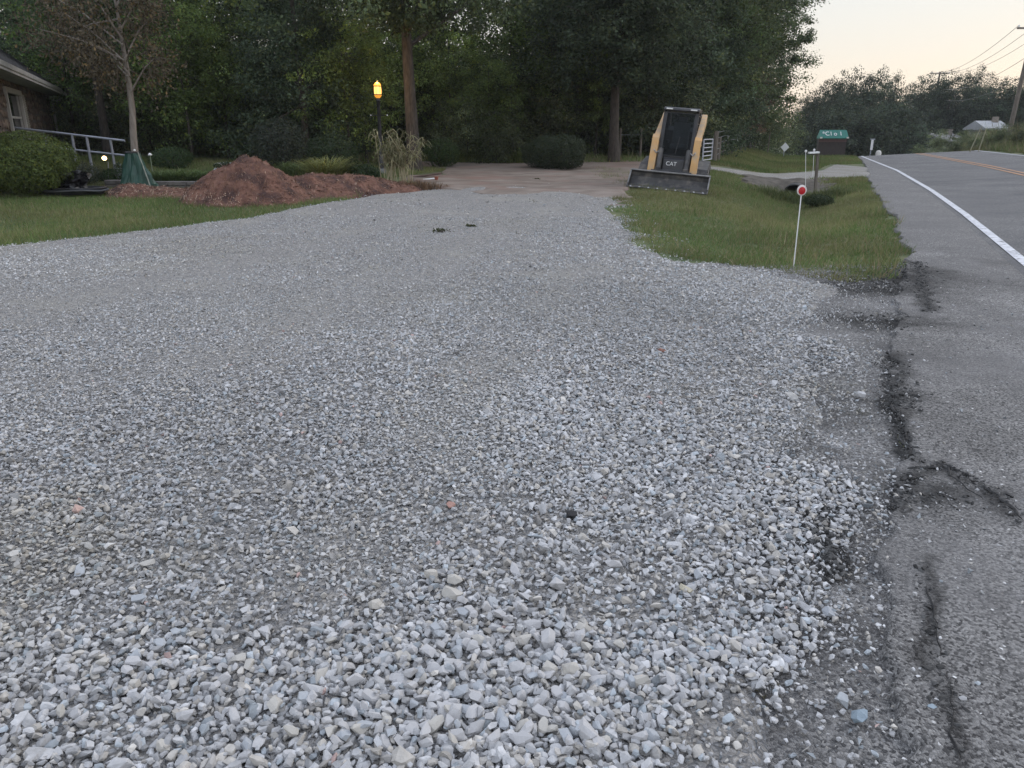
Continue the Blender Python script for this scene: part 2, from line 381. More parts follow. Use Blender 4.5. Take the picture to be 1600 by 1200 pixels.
# brown compacted dirt beyond the gravel
dl_y, dl_x = curve([(650, 296), (715, 291), (735, 277), (690, 270), (700, 266)])
dirt = strip('dirt_drive', M['dirt'], np.arange(16.2, 33.5, .2),
      lambda y: np.where(y < 24.5, np.interp(y, [16.2, 20, 22.5, 24.5], [.6, -1.6, -3.0, -3.4]), np.interp(y, [24.5, 27, 33], [-2.2, -2.2, -5.0])) + jit(y, 1.2, .5, 4),
      lambda y: np.interp(y, [16.2, 20.2, 22, 24, 27, 30, 33], [2.6, 3.0, 3.6, 4.4, 6.0, 7.2, 8.0]) + jit(y, 1.3, .4, 5), 60, .035,
      zfun=lambda x, y: (vnoise(x, y, 1.6, 8) - .5) * .03 - .11 * (1 - sst(17.0, 19.6, y + (vnoise(x, y, .9, 2) - .5) * 3.2 + (vnoise(x, y, 3.5, 3) - .5) * 1.2)))
CRACKS = [([(1432, 412), (1440, 450), (1450, 490)], .10), ([(1392, 628), (1412, 690), (1424, 722)], .05), ([(1400, 800), (1428, 745), (1475, 732), (1515, 752), (1560, 782), (1597, 822)], .05),
          ([(1440, 885), (1452, 960), (1462, 1040), (1478, 1120), (1490, 1200)], .035), ([(1325, 448), (1380, 452), (1428, 425)], .5), ([(1345, 500), (1435, 505)], .36), ([(1400, 560), (1410, 640)], .10), ([(1430, 790), (1480, 780)], .13), ([(1290, 800), (1300, 900)], .07)]
def dense(pix, st=.02):
    P = [ground_hit(*q)[:2] for q in pix]; L = []
    for i in range(len(P) - 1):
        n = max(2, int(np.linalg.norm(P[i + 1] - P[i]) / st)); L += [P[i] + (P[i + 1] - P[i]) * k / n for k in range(n)]
    return np.array(L + [P[-1]])
CRL = [(dense(p, .03), w_) for p, w_ in CRACKS]
def stain(x, y):
    # tar showing through where the old surface is broken
    f = np.ones(len(x)); m = (y < 11) & (y > .5); xx, yy = x[m] + (vnoise(x[m], y[m], 6, 81) - .5) * .12, y[m] + (vnoise(x[m], y[m], 6, 82) - .5) * .12
    g = np.ones(len(xx))
    for L, w_ in CRL:
        d2 = ((xx[:, None] - L[None, :, 0]) ** 2 + (yy[:, None] - L[None, :, 1]) ** 2).min(1)
        g = np.minimum(g, 1 - .74 * np.exp(-d2 / (w_ * w_)) * np.clip(vnoise(xx, yy, 9, 83) * 1.6 + .3, 0, 1))
    for L in (dense([(1245, 648), (1275, 672), (1302, 694)], .03), dense([(1325, 722), (1352, 742)], .03), dense([(1300, 915), (1325, 938)], .02)):
        d2 = ((xx[:, None] - L[None, :, 0]) ** 2 + (yy[:, None] - L[None, :, 1]) ** 2).min(1)
        g = g + 1.1 * np.exp(-d2 / .0022) * np.clip(vnoise(xx, yy, 14, 88) * 1.5 - .1, 0, 1)      # pale scrapes left by a blade
    f[m] = g * (.78 + .44 * vnoise(xx, yy, 1.6, 84)) * (.88 + .24 * vnoise(xx, yy, 7, 85)); return f
# asphalt shoulder apron between gravel and pavement, then the pavement
strip('road_apron', M['apron'], np.concatenate([np.arange(-4, .8, .2), np.arange(.8, 9.9, .03)]), lambda y: np.minimum(xgr(y) - .55, xp(y) - .3), lambda y: xp(y) + .08 + jit(y, 2.3, .12, 7), 70, -.012,
      zfun=lambda x, y: (vnoise(x, y, 2.3, 15) - .5) * .02 + (vnoise(x, y, 12, 86) - .5) * .012, skirt=.03, cfun=stain)
ry = np.concatenate([np.arange(-12, .8, .2), np.arange(.8, 11, .03), np.arange(11, 16, .2), np.arange(16, 120, .8)])
road = strip('road', M['asphalt'], ry, lambda y: xp(y) + jit(y, 1.3, .2, 9) + jit(y, 5, .10, 10) + jit(y, 14, .06, 13), lambda y: xw(y) + 7.6 / .92, 30, .012, zfun=lambda x, y: (vnoise(x, y, 1.5, 16) - .5) * .006 * (x < xw(y)), skirt=.03)
strip('road_shoulder', M['old_asphalt'], ry, lambda y: xp(y) + jit(y, 1.3, .2, 9) + jit(y, 5, .10, 10) + jit(y, 14, .06, 13), lambda y: xw(y) - .12, 60, .017, zfun=lambda x, y: (vnoise(x, y, 1.5, 16) - .5) * .006 + (vnoise(x, y, 14, 87) - .5) * .008 * (y < 11), cfun=stain)
def painted(name, m, off, wd, y0, y1, parent):
    ys = np.concatenate([np.arange(y0, 16, .3), np.arange(16, y1, .8)])
    o = strip(name, m, ys, lambda y: xw(y) + (off - wd / 2) / .92, lambda y: xw(y) + (off + wd / 2) / .92, 3, .024, kind=None, skirt=.0); o.parent = parent; return o
e = painted('edge_line', M['line_white'], 0.05, .13, -10, 118, road)
e['label'] = 'solid white line along the left edge of the road'
painted('centre_line', M['line_yellow'], 3.38, .11, -10, 118, road); painted('centre_line', M['line_yellow'], 3.66, .11, -10, 118, road)
e = painted('far_edge_line', M['line_white'], 7.0, .12, -10, 118, road)
# narrow side drive that crosses the ditch over the culvert
def side_strip():
    xs = np.linspace(4.6, 16.6, 60); rows = 9
    yn = np.interp(xs, [4.6, 7, 9.5, 12, 14, 16.6], [27.6, 27.6, 27.2, 28.0, 29.8, 33.2]) + jit(xs, 1.2, .3, 21)
    yf = np.interp(xs, [4.6, 7, 9.5, 12, 14, 16.6], [28.9, 28.9, 30.4, 32.5, 35.5, 41.0]) + jit(xs, 1.2, .4, 22)
    u = np.linspace(0, 1, rows)
    Y = yn[None] * (1 - u[:, None]) + yf[None] * u[:, None]; X = np.repeat(xs[None], rows, 0)
    X = np.minimum(X, xp(Y) + .1)
    Z = zt(X, Y) + .006; Z[0] -= .08; Z[-1] -= .08
    n = len(xs); i, j = np.meshgrid(np.arange(rows - 1), np.arange(n - 1), indexing='ij'); a = (i * n + j).ravel()
    tag(mesh_np('side_drive', np.stack([X, Y, Z], -1).reshape(-1, 3), np.stack([a, a + 1, a + n + 1, a + n], 1), M['side_drive'], smooth=True), kind='structure')
side_strip()
# bare dirt bank around the culvert mouth
strip('dirt_bank', M['bank_dirt'], np.arange(25.2, 27.6, .1), lambda y: xditch(y) - 1.9 + jit(y, 2, .7, 31), lambda y: xditch(y) + 1.3 + jit(y, 2, .7, 32), 30, .03, zfun=lambda x, y: (vnoise(x, y, 2.5, 33) - .5) * .10, skirt=.15)

# ------------------------------------------------------------------ stones
def hull(seed, n, ax, flat):
    r = random.Random(seed); bm = bmesh.new()
    for _ in range(n):
        v = Vector((r.gauss(0, 1), r.gauss(0, 1), r.gauss(0, 1))).normalized()
        p = r.choice((2.6, 3.4, 5.0))
        k = (abs(v.x) ** p + abs(v.y) ** p + abs(v.z) ** p) ** (-1 / p)      # rounded cube: angular crushed rock
        v = v * k * r.uniform(.78, 1.0)
        bm.verts.new((v.x * ax[0] * .5, v.y * ax[1] * .5, v.z * ax[2] * flat * .5))
    res = bmesh.ops.convex_hull(bm, input=bm.verts[:])
    bmesh.ops.delete(bm, geom=[g for g in res['geom_interior'] if isinstance(g, bmesh.types.BMVert)], context='VERTS')
    bmesh.ops.triangulate(bm, faces=bm.faces[:])
    bmesh.ops.recalc_face_normals(bm, faces=bm.faces[:])
    bm.verts.index_update()
    V = np.array([v.co[:] for v in bm.verts]); Fc = np.array([[v.index for v in f.verts] for f in bm.faces]); bm.free()
    return V, Fc
def shapes(n_pts, count, s0):
    out = []
    for k in range(count):
        r = random.Random(s0 + k)
        out.append(hull(s0 * 31 + k, n_pts, (r.uniform(.95, 1.5), r.uniform(.72, 1.02), r.uniform(.48, .88)), 1.0))
    return out
HI = shapes(20, 30, 100); MID = shapes(11, 16, 300); LO = shapes(8, 12, 500)
def rotmats(n, tiltmax):
    a = rng.uniform(0, 2 * np.pi, n); b = rng.normal(0, tiltmax, n); c = rng.normal(0, tiltmax, n)
    ca, sa, cb, sb, cc, s_c = np.cos(a), np.sin(a), np.cos(b), np.sin(b), np.cos(c), np.sin(c)
    Rz = np.zeros((n, 3, 3)); Rz[:, 0, 0] = ca; Rz[:, 0, 1] = -sa; Rz[:, 1, 0] = sa; Rz[:, 1, 1] = ca; Rz[:, 2, 2] = 1
    Rx = np.zeros((n, 3, 3)); Rx[:, 0, 0] = 1; Rx[:, 1, 1] = cb; Rx[:, 1, 2] = -sb; Rx[:, 2, 1] = sb; Rx[:, 2, 2] = cb
    Ry = np.zeros((n, 3, 3)); Ry[:, 1, 1] = 1; Ry[:, 0, 0] = cc; Ry[:, 0, 2] = s_c; Ry[:, 2, 0] = -s_c; Ry[:, 2, 2] = cc
    return Rz @ Rx @ Ry
def stone_cols(n):
    g = np.clip(rng.normal(.435, .075, n), .2, .64)[:, None]
    c = g * np.array([[1.0, 1.0, 1.015]]) * np.ones((n, 3))
    k = rng.random(n)
    c = np.where((k < .09)[:, None], g * np.array([[.80, .87, .93]]), c)      # bluish limestone
    c = np.where(((k > .09) & (k < .28))[:, None], g * np.array([[1.02, .97, .90]]), c)  # buff
    c = np.where(((k > .30) & (k < .34))[:, None], g * np.array([[.62, .60, .58]]), c)
    c = np.where((k > .9985)[:, None], g * np.array([[1.1, .8, .74]]), c)
    return c
DP = ground_hit(700, 650)
def dusty(P, c):
    # rain-washed tan fines in patches, tyre-polished paler bands elsewhere
    x, y = P[:, 0], P[:, 1]
    t = vnoise(x, y, .45, 51) * .55 + vnoise(x, y, 1.5, 52) * .3 + vnoise(x, y, 4, 53) * .15 + .28 * np.exp(-(((x - DP[0]) / .55) ** 2 + ((y - DP[1]) / 1.1) ** 2)) * vnoise(x, y, 2.2, 54) * 1.6
    k = (np.maximum(sst(.56, .74, t) * .55, .3 * track(x, y)))[:, None]
    return (c * (1 - k) + c * np.array([[.90, .86, .76]]) * k) * (.86 + .28 * vnoise(x * .8 + y * .35, y * .5, .6, 55))[:, None]
def stones_mesh(P, S, shp, tilt=.45, cols=None):
    n = len(P); Rm = rotmats(n, tilt); which = rng.integers(0, len(shp), n); cols = dusty(P, stone_cols(n) if cols is None else cols)
    VV, FF, CC = [], [], []; base = 0
    for k, (V, Fc) in enumerate(shp):
        idx = np.nonzero(which == k)[0]
        if not len(idx): continue
        vv = np.einsum('nij,vj->nvi', Rm[idx], V) * S[idx][:, None, None] + P[idx][:, None, :]
        m = len(V)
        VV.append(vv.reshape(-1, 3)); CC.append(np.repeat(cols[idx], m, 0))
        FF.append((Fc[None] + (base + np.arange(len(idx)) * m)[:, None, None]).reshape(-1, 3)); base += len(idx) * m
    return np.concatenate(VV), np.concatenate(FF), np.concatenate(CC)
def scatter(y0, y1, cell, xl, xr, jitter=.9):
    xs0 = min(np.min(xl(np.linspace(y0, y1, 50))), 0); xs1 = np.max(xr(np.linspace(y0, y1, 50)))
    gx = np.arange(xs0, xs1, cell); gy = np.arange(y0, y1, cell); X, Y = np.meshgrid(gx, gy)
    X = X.ravel() + rng.uniform(-.5, .5, X.size) * cell * jitter; Y = Y.ravel() + rng.uniform(-.5, .5, Y.size) * cell * jitter
    ok = (X > xl(Y)) & (X < xr(Y)); return X[ok], Y[ok]
def view_l(m): return lambda y: np.maximum(xgl(y) - .05, -.72 * (y + .9) - m)
TRK = [dense(p, .15) for p in ([(560, 860), (640, 740), (710, 640), (770, 560), (840, 480), (905, 425), (940, 380)], [(0, 500), (200, 450), (400, 402), (560, 362), (680, 335)], [(330, 560), (520, 470), (660, 410), (780, 360)])]
def track(x, y):
    f = np.zeros(len(x))
    for L in TRK:
        d = np.full(len(x), 9.0)
        for q in L: d = np.minimum(d, np.hypot(x - q[0], (y - q[1]) * .8))
        f = np.maximum(f, np.exp(-(d / .34) ** 2))
    return f * np.clip(vnoise(x, y, 1.2, 95) * 1.7 - .15, 0, 1)
def stone_field(name, y0, y1, cell, size, shp, thin, sizepow=.28, second=.35):
    xl = view_l(.7)
    edge = .24 if y1 < 9.5 else .22
    x, y = scatter(y0, y1, cell, xl, lambda t: xgr(t) + .9)
    sd = x - xgr(y) + .12 * (y < 8) + (vnoise(x, y, 1.3, 41) - .5) * .9 + (vnoise(x, y, 5, 42) - .5) * .25       # beyond the edge stones thin out
    pr = np.where(sd < 0, 1.0, np.maximum(np.exp(-sd / edge), .035))
    fines = vnoise(x, y, .8, 43) * .6 + vnoise(x, y, 2.3, 44) * .4
    pr = pr * np.where(fines > .7, .6, 1.0) * thin
    keep = rng.random(len(x)) < pr; x, y = x[keep], y[keep]; sd = sd[keep]
    lay = np.zeros(len(x))
    k2 = rng.random(len(x)) < second
    x = np.concatenate([x, x[k2] + rng.normal(0, cell * .5, k2.sum())]); y = np.concatenate([y, y[k2] + rng.normal(0, cell * .5, k2.sum())])
    lay = np.concatenate([lay, np.ones(k2.sum())]); sd = np.concatenate([sd, sd[k2]])
    # loose large stone in the middle foreground, smaller and packed to the left and far
    big = np.clip(1.0 - .10 * np.abs(x - .0 - .25 * (y - 2)), .72, 1.0) * (.9 + .25 * vnoise(x, y, .9, 45))
    s = size * big * np.exp(rng.normal(0, sizepow, len(x))); s = np.where(sd > .1, s * .7, s)
    tk = track(x, y); s = s * (1 - .26 * tk)
    s = np.clip(s, .008, .062)
    z = zt(x, y) + np.where(x < xgr(y), drive_relief(x, y), 0) + s * .22 + lay * (.5 * size) * (1 - tk) - tk * .004 + rng.uniform(-.34, .34, len(x)) * size
    return np.stack([x, y, z], 1), s
def between(PS, a, b):
    P, S = PS; j = (vnoise(P[:, 0], P[:, 1], 1.3, 91) - .5) * .9 + rng.normal(0, .12, len(P)); k = (P[:, 1] + j > a) & (P[:, 1] + j < b); return P[k], S[k]
P1, S1 = between(stone_field('near', .55, 5.4, .0208, .0255, HI, 1.0), 0, 4.6)
P2, S2 = between(stone_field('mid', 3.8, 9.0, .0238, .0255, MID, 1.0, second=.2), 4.6, 8.2)
P3, S3 = between(stone_field('far', 7.4, 15.3, .034, .0295, LO, .95, second=.03), 8.2, 14.5)
P4, S4 = between(stone_field('farther', 13.6, 21.5, .085, .048, LO, .8, second=.0), 14.5, 30)
k = rng.random(len(P4)) < 1 - sst(15.5, 21.5, P4[:, 1] + (vnoise(P4[:, 0], P4[:, 1], .8, 46) - .5) * 3); P4, S4 = P4[k], S4[k]
P4[:, 2] -= .012
# fine chippings in the gaps between near stones, darkened to paint in shadow
xf, yf = scatter(.9, 5.0, .024, view_l(.3), lambda t: xgr(t) + .75)
sdf = xf - xgr(yf) + (vnoise(xf, yf, 1.3, 41) - .5) * .9; k = rng.random(len(xf)) < np.where(sdf < 0, .9, np.exp(-sdf / .3)) * (1 - sst(4.0, 5.0, yf)); xf, yf = xf[k], yf[k]
SF = np.clip(.0125 * np.exp(rng.normal(0, .3, len(xf))), .006, .024); PF = np.stack([xf, yf, zt(xf, yf) + np.where(xf < xgr(yf), drive_relief(xf, yf), 0) + SF * .3], 1)
# the 300 stones nearest the camera are parts of the driveway, one by one
c0 = stone_cols(len(P1))
tip = P1[:, 2] - zt(P1[:, 0], P1[:, 1]) + .35 * S1
inview = (np.abs(P1[:, 0]) < .62 * (P1[:, 1] * CT + .5)) & (P1[:, 1] > 1.62) & (P1[:, 1] < 2.6) & (S1 > .029) & (P1[:, 0] < xgr(P1[:, 1]))
cand = np.nonzero(inview)[0]; cand = cand[np.argsort(-S1[cand] / (P1[cand, 1] + .8) - .25 * tip[cand])][:300]
stone_meshes = []
for k, (V, Fc) in enumerate(HI):
    for c in range(3):
        g = [(.46, .455, .46), (.38, .40, .425), (.465, .445, .41)][c]
        me_o = mesh_np('gravel_stone', V, Fc, M['stone'], col=np.tile(g, (len(V), 1))); stone_meshes.append(me_o.data); bpy.data.objects.remove(me_o)
for n_, q in enumerate(cand):
    o = bpy.data.objects.new('gravel_stone', stone_meshes[random.choice([0, 0, 0, 1, 2]) + 3 * random.randrange(len(HI))]); COL.objects.link(o)
    o.parent = driveway; o.location = P1[q] + np.array([0, 0, .004]); o.scale = (S1[q],) * 3; o.rotation_euler = (random.gauss(0, .45), random.gauss(0, .45), random.uniform(0, 6.3))
rest = np.ones(len(P1), bool); rest[cand] = False
nearq = P1[:, 1] < 2.15; TINY = shapes(6, 8, 700)
parts = [stones_mesh(P1[rest & nearq], S1[rest & nearq], HI, .5, c0[rest & nearq]), stones_mesh(P1[rest & ~nearq], S1[rest & ~nearq], MID, .5, c0[rest & ~nearq]), stones_mesh(P2[P2[:, 1] < 6.2], S2[P2[:, 1] < 6.2], LO, .5), stones_mesh(P2[P2[:, 1] >= 6.2], S2[P2[:, 1] >= 6.2], TINY, .5), stones_mesh(P3, S3, TINY, .4), stones_mesh(P4, S4, TINY, .3), stones_mesh(PF, SF, TINY, .5, stone_cols(len(PF)) * .6)]
b = 0; VV, FF, CC = [], [], []
for v, f, c in parts: VV.append(v); FF.append(f + b); CC.append(c); b += len(v)
o = mesh_np('gravel', np.concatenate(VV), np.concatenate(FF), M['stone'], col=np.concatenate(CC)); tag(o, 'pale grey crushed stone spread over the driveway', kind='stuff')
print('STONES', len(P1), len(P2), len(P3), len(P4), len(PF), 'tris', len(o.data.polygons))
# loose grit on the apron and the worn asphalt
x, y = scatter(.8, 9.5, .034, lambda t: xgr(t) - .3, lambda t: xp(t) + 1.3 + 0 * t)
k = rng.random(len(x)) < np.where(x < xp(y), .8, .35) * np.clip(1.2 - .06 * y, .3, 1) * (vnoise(x, y, 1.8, 47) > .3); x, y = x[k], y[k]
s = np.clip(.0105 * np.exp(rng.normal(0, .55, len(x))), .005, .04)
cg = stone_cols(len(x)) * rng.choice([.5, .7, .9, 1.0], len(x))[:, None]
v, f, c = stones_mesh(np.stack([x, y, zt(x, y) + .012 + s * .15], 1), s, TINY, .5, cg)
tag(mesh_np('grit', v, f, M['stone'], col=c), 'loose grit over the crumbling asphalt edge', kind='stuff')
# ------------------------------------------------------------------ grass
def blades(x, y, h, wd, cols, lean=.5, z0=0.0):
    n = len(x); a = rng.uniform(0, 2 * np.pi, n); la = rng.uniform(0, 2 * np.pi, n); l = np.abs(rng.normal(0, lean, n)) * h
    z = zt(x, y) - .02 + z0
    dx = np.cos(a) * wd / 2; dyv = np.sin(a) * wd / 2
    V = np.zeros((n, 3, 3)); V[:, 0] = np.stack([x - dx, y - dyv, z], 1); V[:, 1] = np.stack([x + dx, y + dyv, z], 1)
    V[:, 2] = np.stack([x + np.cos(la) * l, y + np.sin(la) * l, z + h], 1)
    return V.reshape(-1, 3), np.arange(n * 3).reshape(n, 3), np.repeat(cols, 3, 0)
def grass_cols(x, y, dry=.12, seed=60):
    n = len(x); g = rng.uniform(.75, 1.25, n)[:, None] * (.75 + .5 * vnoise(x, y, .5, seed))[:, None]
    c = g * np.array([[.125, .18, .06]])
    yl = (vnoise(x, y, .6, seed + 1) * .7 + rng.random(n) * .3)
    c = np.where((yl > .5)[:, None], g * np.array([[.18, .195, .08]]), c)
    c = np.where((rng.random(n) < dry)[:, None], g * np.array([[.26, .22, .13]]), c)
    return c
G = []
def field(n, x0, x1, y0, y1, test, h, wd, hv=.35, dry=.12, seed=60, lean=.5):
    x = rng.uniform(x0, x1, n); y = rng.uniform(y0, y1, n); k = test(x, y); x, y = x[k], y[k]
    hh = h * np.exp(rng.normal(0, hv, len(x))) * (.6 + .8 * vnoise(x, y, 1.2, seed + 3)); G.append(blades(x, y, hh, wd * rng.uniform(.7, 1.4, len(x)), grass_cols(x, y, dry, seed), lean))
lawn_edge = lambda x, y: x < xgl(y) + (vnoise(x, y, 2.2, 61) - .5) * .7 + (vnoise(x, y, 7, 65) - .5) * .3 - .05
field(170000, -18, -3.5, 9.5, 21.0, lambda x, y: lawn_edge(x, y) & (x > -.78 * y - 1.2), .058, .011, lean=.7)
verge = lambda x, y: (x > xgr(y) + (vnoise(x, y, 2.2, 62) - .5) * .7 + (vnoise(x, y, 7, 66) - .5) * .35 + .05) & (x < xp(y) - .02 + (vnoise(x, y, 3, 63) - .5) * .45) & (vnoise(x, y, 1.4, 67) * .7 + vnoise(x, y, 5, 68) * .3 < .86 - .25 * np.exp(-np.abs(x - xgr(y)) / .5)) & (y > 8.1 + .5 * vnoise(x, y, 2, 64) + .25 * np.clip(x - 3.6, 0, 2))
notbank = lambda x, y: ~((np.abs(x - xditch(y) + .3) < 1.5) & (y > 25.3) & (y < 27.5)) & (y < np.interp(x, [4.6, 7, 9.5, 12, 14, 16.6], [27.7, 27.7, 27.3, 28.1, 29.9, 33.3]))
field(330000, 1.5, 14, 8.0, 28.4, lambda x, y: verge(x, y) & notbank(x, y), .048, .0105, dry=.2, seed=70, lean=.8)
field(60000, 1.5, 13, 8.0, 28.4, lambda x, y: verge(x, y) & notbank(x, y) & (vnoise(x, y, 1.9, 77) > .68), .11, .012, dry=.3, seed=78, lean=.6)
field(16000, -18, -3.5, 9.5, 20, lambda x, y: lawn_edge(x, y) & (x > -.78 * y - 1.2) & (vnoise(x, y, 1.5, 79) > .66), .11, .012, dry=.1, seed=79, lean=.6)
field(60000, 9, 17, 24, 40, lambda x, y: (x > 10.5) & (x < xp(y) - .1) & (y < np.interp(x, [9.5, 12, 14, 16.6], [27.2, 28.0, 29.8, 33.2])), .07, .02, dry=.15, seed=72)
field(16000, 3.0, 12, 10, 26, lambda x, y: verge(x, y) & notbank(x, y) & (np.abs(x - xditch(y)) < 1.0), .13, .011, dry=.3, seed=75)
far_lawn = lambda x, y: (x < xp(y) - .1) & (y > np.interp(x, [4, 9.5, 12, 14, 16.6, 30], [29.0, 30.5, 32.6, 35.6, 41.0, 41.0])) & (x > 6)
field(230000, 5.5, 24, 29, 58, far_lawn, .075, .026, dry=.08, seed=80)
mulch_free = lambda x, y: x > -.72 * y + 2
# left wedge of lawn behind the dirt, and rough grass beneath the trees
field(60000, -15, -4.5, 21.0, 28.0, lambda x, y: mulch_free(x, y), .10, .02, seed=92)
field(14000, -6.5, -1.8, 22.0, 28.5, lambda x, y: (x < np.interp(y, [22, 24.4, 27, 28.5], [-4.4, -3.35, -2.3, -2.3])), .09, .02, seed=90)
field(26000, -16, 9, 31.0, 36, lambda x, y: (x < 7.5), .16, .03, dry=.3, seed=95, lean=.7)
# weedy bank along the far side of the road
field(420000, 20, 56, 22, 66, lambda x, y: ((x - xw(y)) * .92 > 7.7 + .5 * vnoise(x, y, 2, 5)) & ((x - xw(y)) * .92 < 14.5) & (x < .72 * y + 4), .30, .03, dry=.4, seed=100, lean=.6)
field(170000, 20, 56, 22, 66, lambda x, y: ((x - xw(y)) * .92 > 8.8) & ((x - xw(y)) * .92 < 14) & (x < .72 * y + 4) & (vnoise(x, y, .35, 107) > .3), .70, .035, dry=.55, seed=105, lean=.5)
b = 0; VV, FF, CC = [], [], []
for v, f, c in G: VV.append(v); FF.append(f + b); CC.append(c); b += len(v)
o = mesh_np('grass', np.concatenate(VV), np.concatenate(FF), M['blade'], col=np.concatenate(CC)); tag(o, 'short green lawn and verge grass', kind='stuff')
print('GRASS tris', len(o.data.polygons))
# ------------------------------------------------------------------ track loader
def loader():
    q = at(1041, 19.7, 297)
    th = R(-16)
    root = empty('track_loader', (0, 0, 0), 0, 'yellow and black compact track loader parked with its bucket on the grass edge', 'loader')
    fx, fy = math.sin(th), -math.cos(th)
    bx, by = q[0], q[1]
    cx, cy = bx - fx * 2.0, by - fy * 2.0
    zc = float(q[2])
    root.matrix_world = Matrix.Translation((cx, cy, zc - .01)) @ Matrix.Rotation(th, 4, 'Z') @ Matrix.Rotation(R(4.6), 4, 'Y') @ Matrix.Diagonal((.955, .955, .955, 1))
    P = lambda b, n, m, par=root, **k: b.build(n, m, par, **k)
    for sgn in (-1, 1):
        x0, x1 = sgn * .64, sgn * .95
        prof = [(-.70, .06), (-.55, .0), (.55, .0), (.74, .10), (.93, .36), (.95, .52), (.86, .64), (.70, .66), (-.60, .50), (-.80, .40), (-.86, .24)]
        b = MB(); b.prism(prof, x0, x1); t = P(b, 'track', M['rubber'], bevel=.02)
        b = MB()
        for i in range(len(prof)):
            a_, c_ = Vector((0, *prof[i])), Vector((0, *prof[(i + 1) % len(prof)])); n_ = max(1, int((c_ - a_).length / .1))
            for k in range(n_):
                p = a_.lerp(c_, (k + .5) / n_); d = (c_ - a_).normalized(); nn = Vector((0, -d.z, d.y)) * -1
                mid = Vector((0, 0.03, .3)); nn = nn if (p - mid).dot(nn) > 0 else -nn
                b.bar(Vector((x0, 0, 0)) + p + nn * .012, Vector((x1, 0, 0)) + p + nn * .012, .045, .03, up=nn)
        P(b, 'tread_lug', M['rubber'], t)
        b = MB()
        for yy, zz, r in ((-.62, .25, .19), (-.25, .13, .1), (.05, .13, .1), (.35, .13, .1), (.72, .42, .2)):
            b.tube([(sgn * .945, yy, zz), (sgn * .965, yy, zz)], r, 16)
        P(b, 'roller', M['black_steel'], t, smooth=True)
        b = MB(); b.prism([(-.9, .42), (-.82, .55), (.62, .72), (1.0, .72), (1.0, .68), (.64, .68), (-.8, .5), (-.86, .4)], sgn * .62, sgn * .93); P(b, 'fender', M['bucket'])
    b = MB(); b.box((0, .2, .55), (1.2, 1.9, .62)); P(b, 'chassis', M['black_steel'], bevel=.03)
    b = MB(); b.prism([(.55, .86), (.5, 1.5), (.95, 1.62), (1.38, 1.5), (1.42, .5), (.55, .5)], -.52, .52); h = P(b, 'engine_hood', M['black_steel'], bevel=.03)
    b = MB(); b.tube([(.3, 1.15, 1.55), (.3, 1.15, 1.85)], .04, 10); P(b, 'exhaust', M['worn_steel'], h)
    # front face plate with lettering
    b = MB(); b.prism([(-.98, .36), (-1.04, .42), (-.98, .74), (-.9, .79), (-.72, .79), (-.72, .36)], -.29, .29); fp = P(b, 'front_plate', M['black_plastic'], bevel=.015)
    text('lettering', 'CAT', .15, M['white_plain'], fp, Matrix.Translation((-.05, -1.026, .635)) @ Matrix.Rotation(R(90 - 10.5), 4, 'X'))
    b = MB(); b.box((0, -1.0, .345), (.5, .05, .05)); P(b, 'step_bar', M['black_steel'])
    # cab
    cab = MB()
    for sgn in (-1, 1):
        x = sgn * .448
        cab.bar((x, -.80, .80), (x * .98, -.50, 2.03), .075, .09, up=(0, -1, 0)); cab.bar((x, .72, .95), (x * .98, .62, 2.03), .07, .09, up=(0, -1, 0))
        cab.bar((x, -.78, .84), (x, .7, .98), .07, .08)
    cab.box((0, -.80, .81), (.93, .09, .07)); cab.box((0, .66, 1.15), (.87, .03, .5))
    cab = P(cab, 'cab_frame', M['black_steel'], bevel=.012)
    b = MB(); b.prism([(-.66, 2.03), (-.63, 2.085), (-.50, 2.115), (.66, 2.11), (.78, 2.05), (.78, 2.02), (-.62, 2.015)], -.485, .485); roof = P(b, 'cab_roof', M['black_plastic'], cab, bevel=.02)
    b = MB(); b.bar((0, -.795, .86), (0, -.535, 1.98), .82, .012, up=(0, -1, .2)); P(b, 'front_glass', M['glass'], cab)
    b = MB(); b.bar((-.40, -.80, .87), (-.395, -.545, 1.97), .035, .03, up=(0, -1, .2)); b.bar((.40, -.80, .87), (.395, -.545, 1.97), .035, .03, up=(0, -1, .2))
    b.bar((-.41, -.545, 1.965), (.41, -.545, 1.965), .03, .05, up=(0, -1, .2)); P(b, 'door_frame', M['black_plastic'], cab, bevel=.006)
    b = MB(); b.tube([(0, -.83, .9), (.06, -.72, 1.35)], .012, 6); P(b, 'wiper', M['black_plastic'], cab)
    for sgn in (-1, 1):
        b = MB()
        for k in range(7): b.bar((sgn * .465, -.55 + k * .19, 1.02), (sgn * .458, -.40 + k * .17, 1.99), .012, .02)
        for k in range(5): b.bar((sgn * .463, -.62 + k * .05, 1.12 + k * .2), (sgn * .463, .62, 1.12 + k * .2), .012, .02)
        P(b, 'side_screen', M['black_steel'], cab)
        b = MB(); b.box((sgn * .33, -.655, 2.062), (.19, .05, .042)); wl = P(b, 'work_light', M['worn_steel'], bevel=.01)
        b = MB(); b.box((sgn * .33, -.683, 2.062), (.16, .008, .028)); P(b, 'lens', M['white_plain'], wl)
    b = MB(); b.box((0, .18, 1.08), (.5, .45, .14)); b.box((0, .42, 1.42), (.48, .13, .62), (R(-8), 0, 0)); b.box((0, .47, 1.80), (.26, .09, .16), (R(-8), 0, 0)); P(b, 'seat', mat('seat_cloth', (.17, .18, .19), (.24, .25, .26)), cab, bevel=.04)
    for sgn in (-1, 1):
        b = MB(); b.box((sgn * .34, -.05, 1.2), (.09, .45, .08)); b.tube([(sgn * .34, -.25, 1.22), (sgn * .34, -.3, 1.42)], [.018, .028], 8); P(b, 'joystick', M['black_plastic'], cab, bevel=.01)
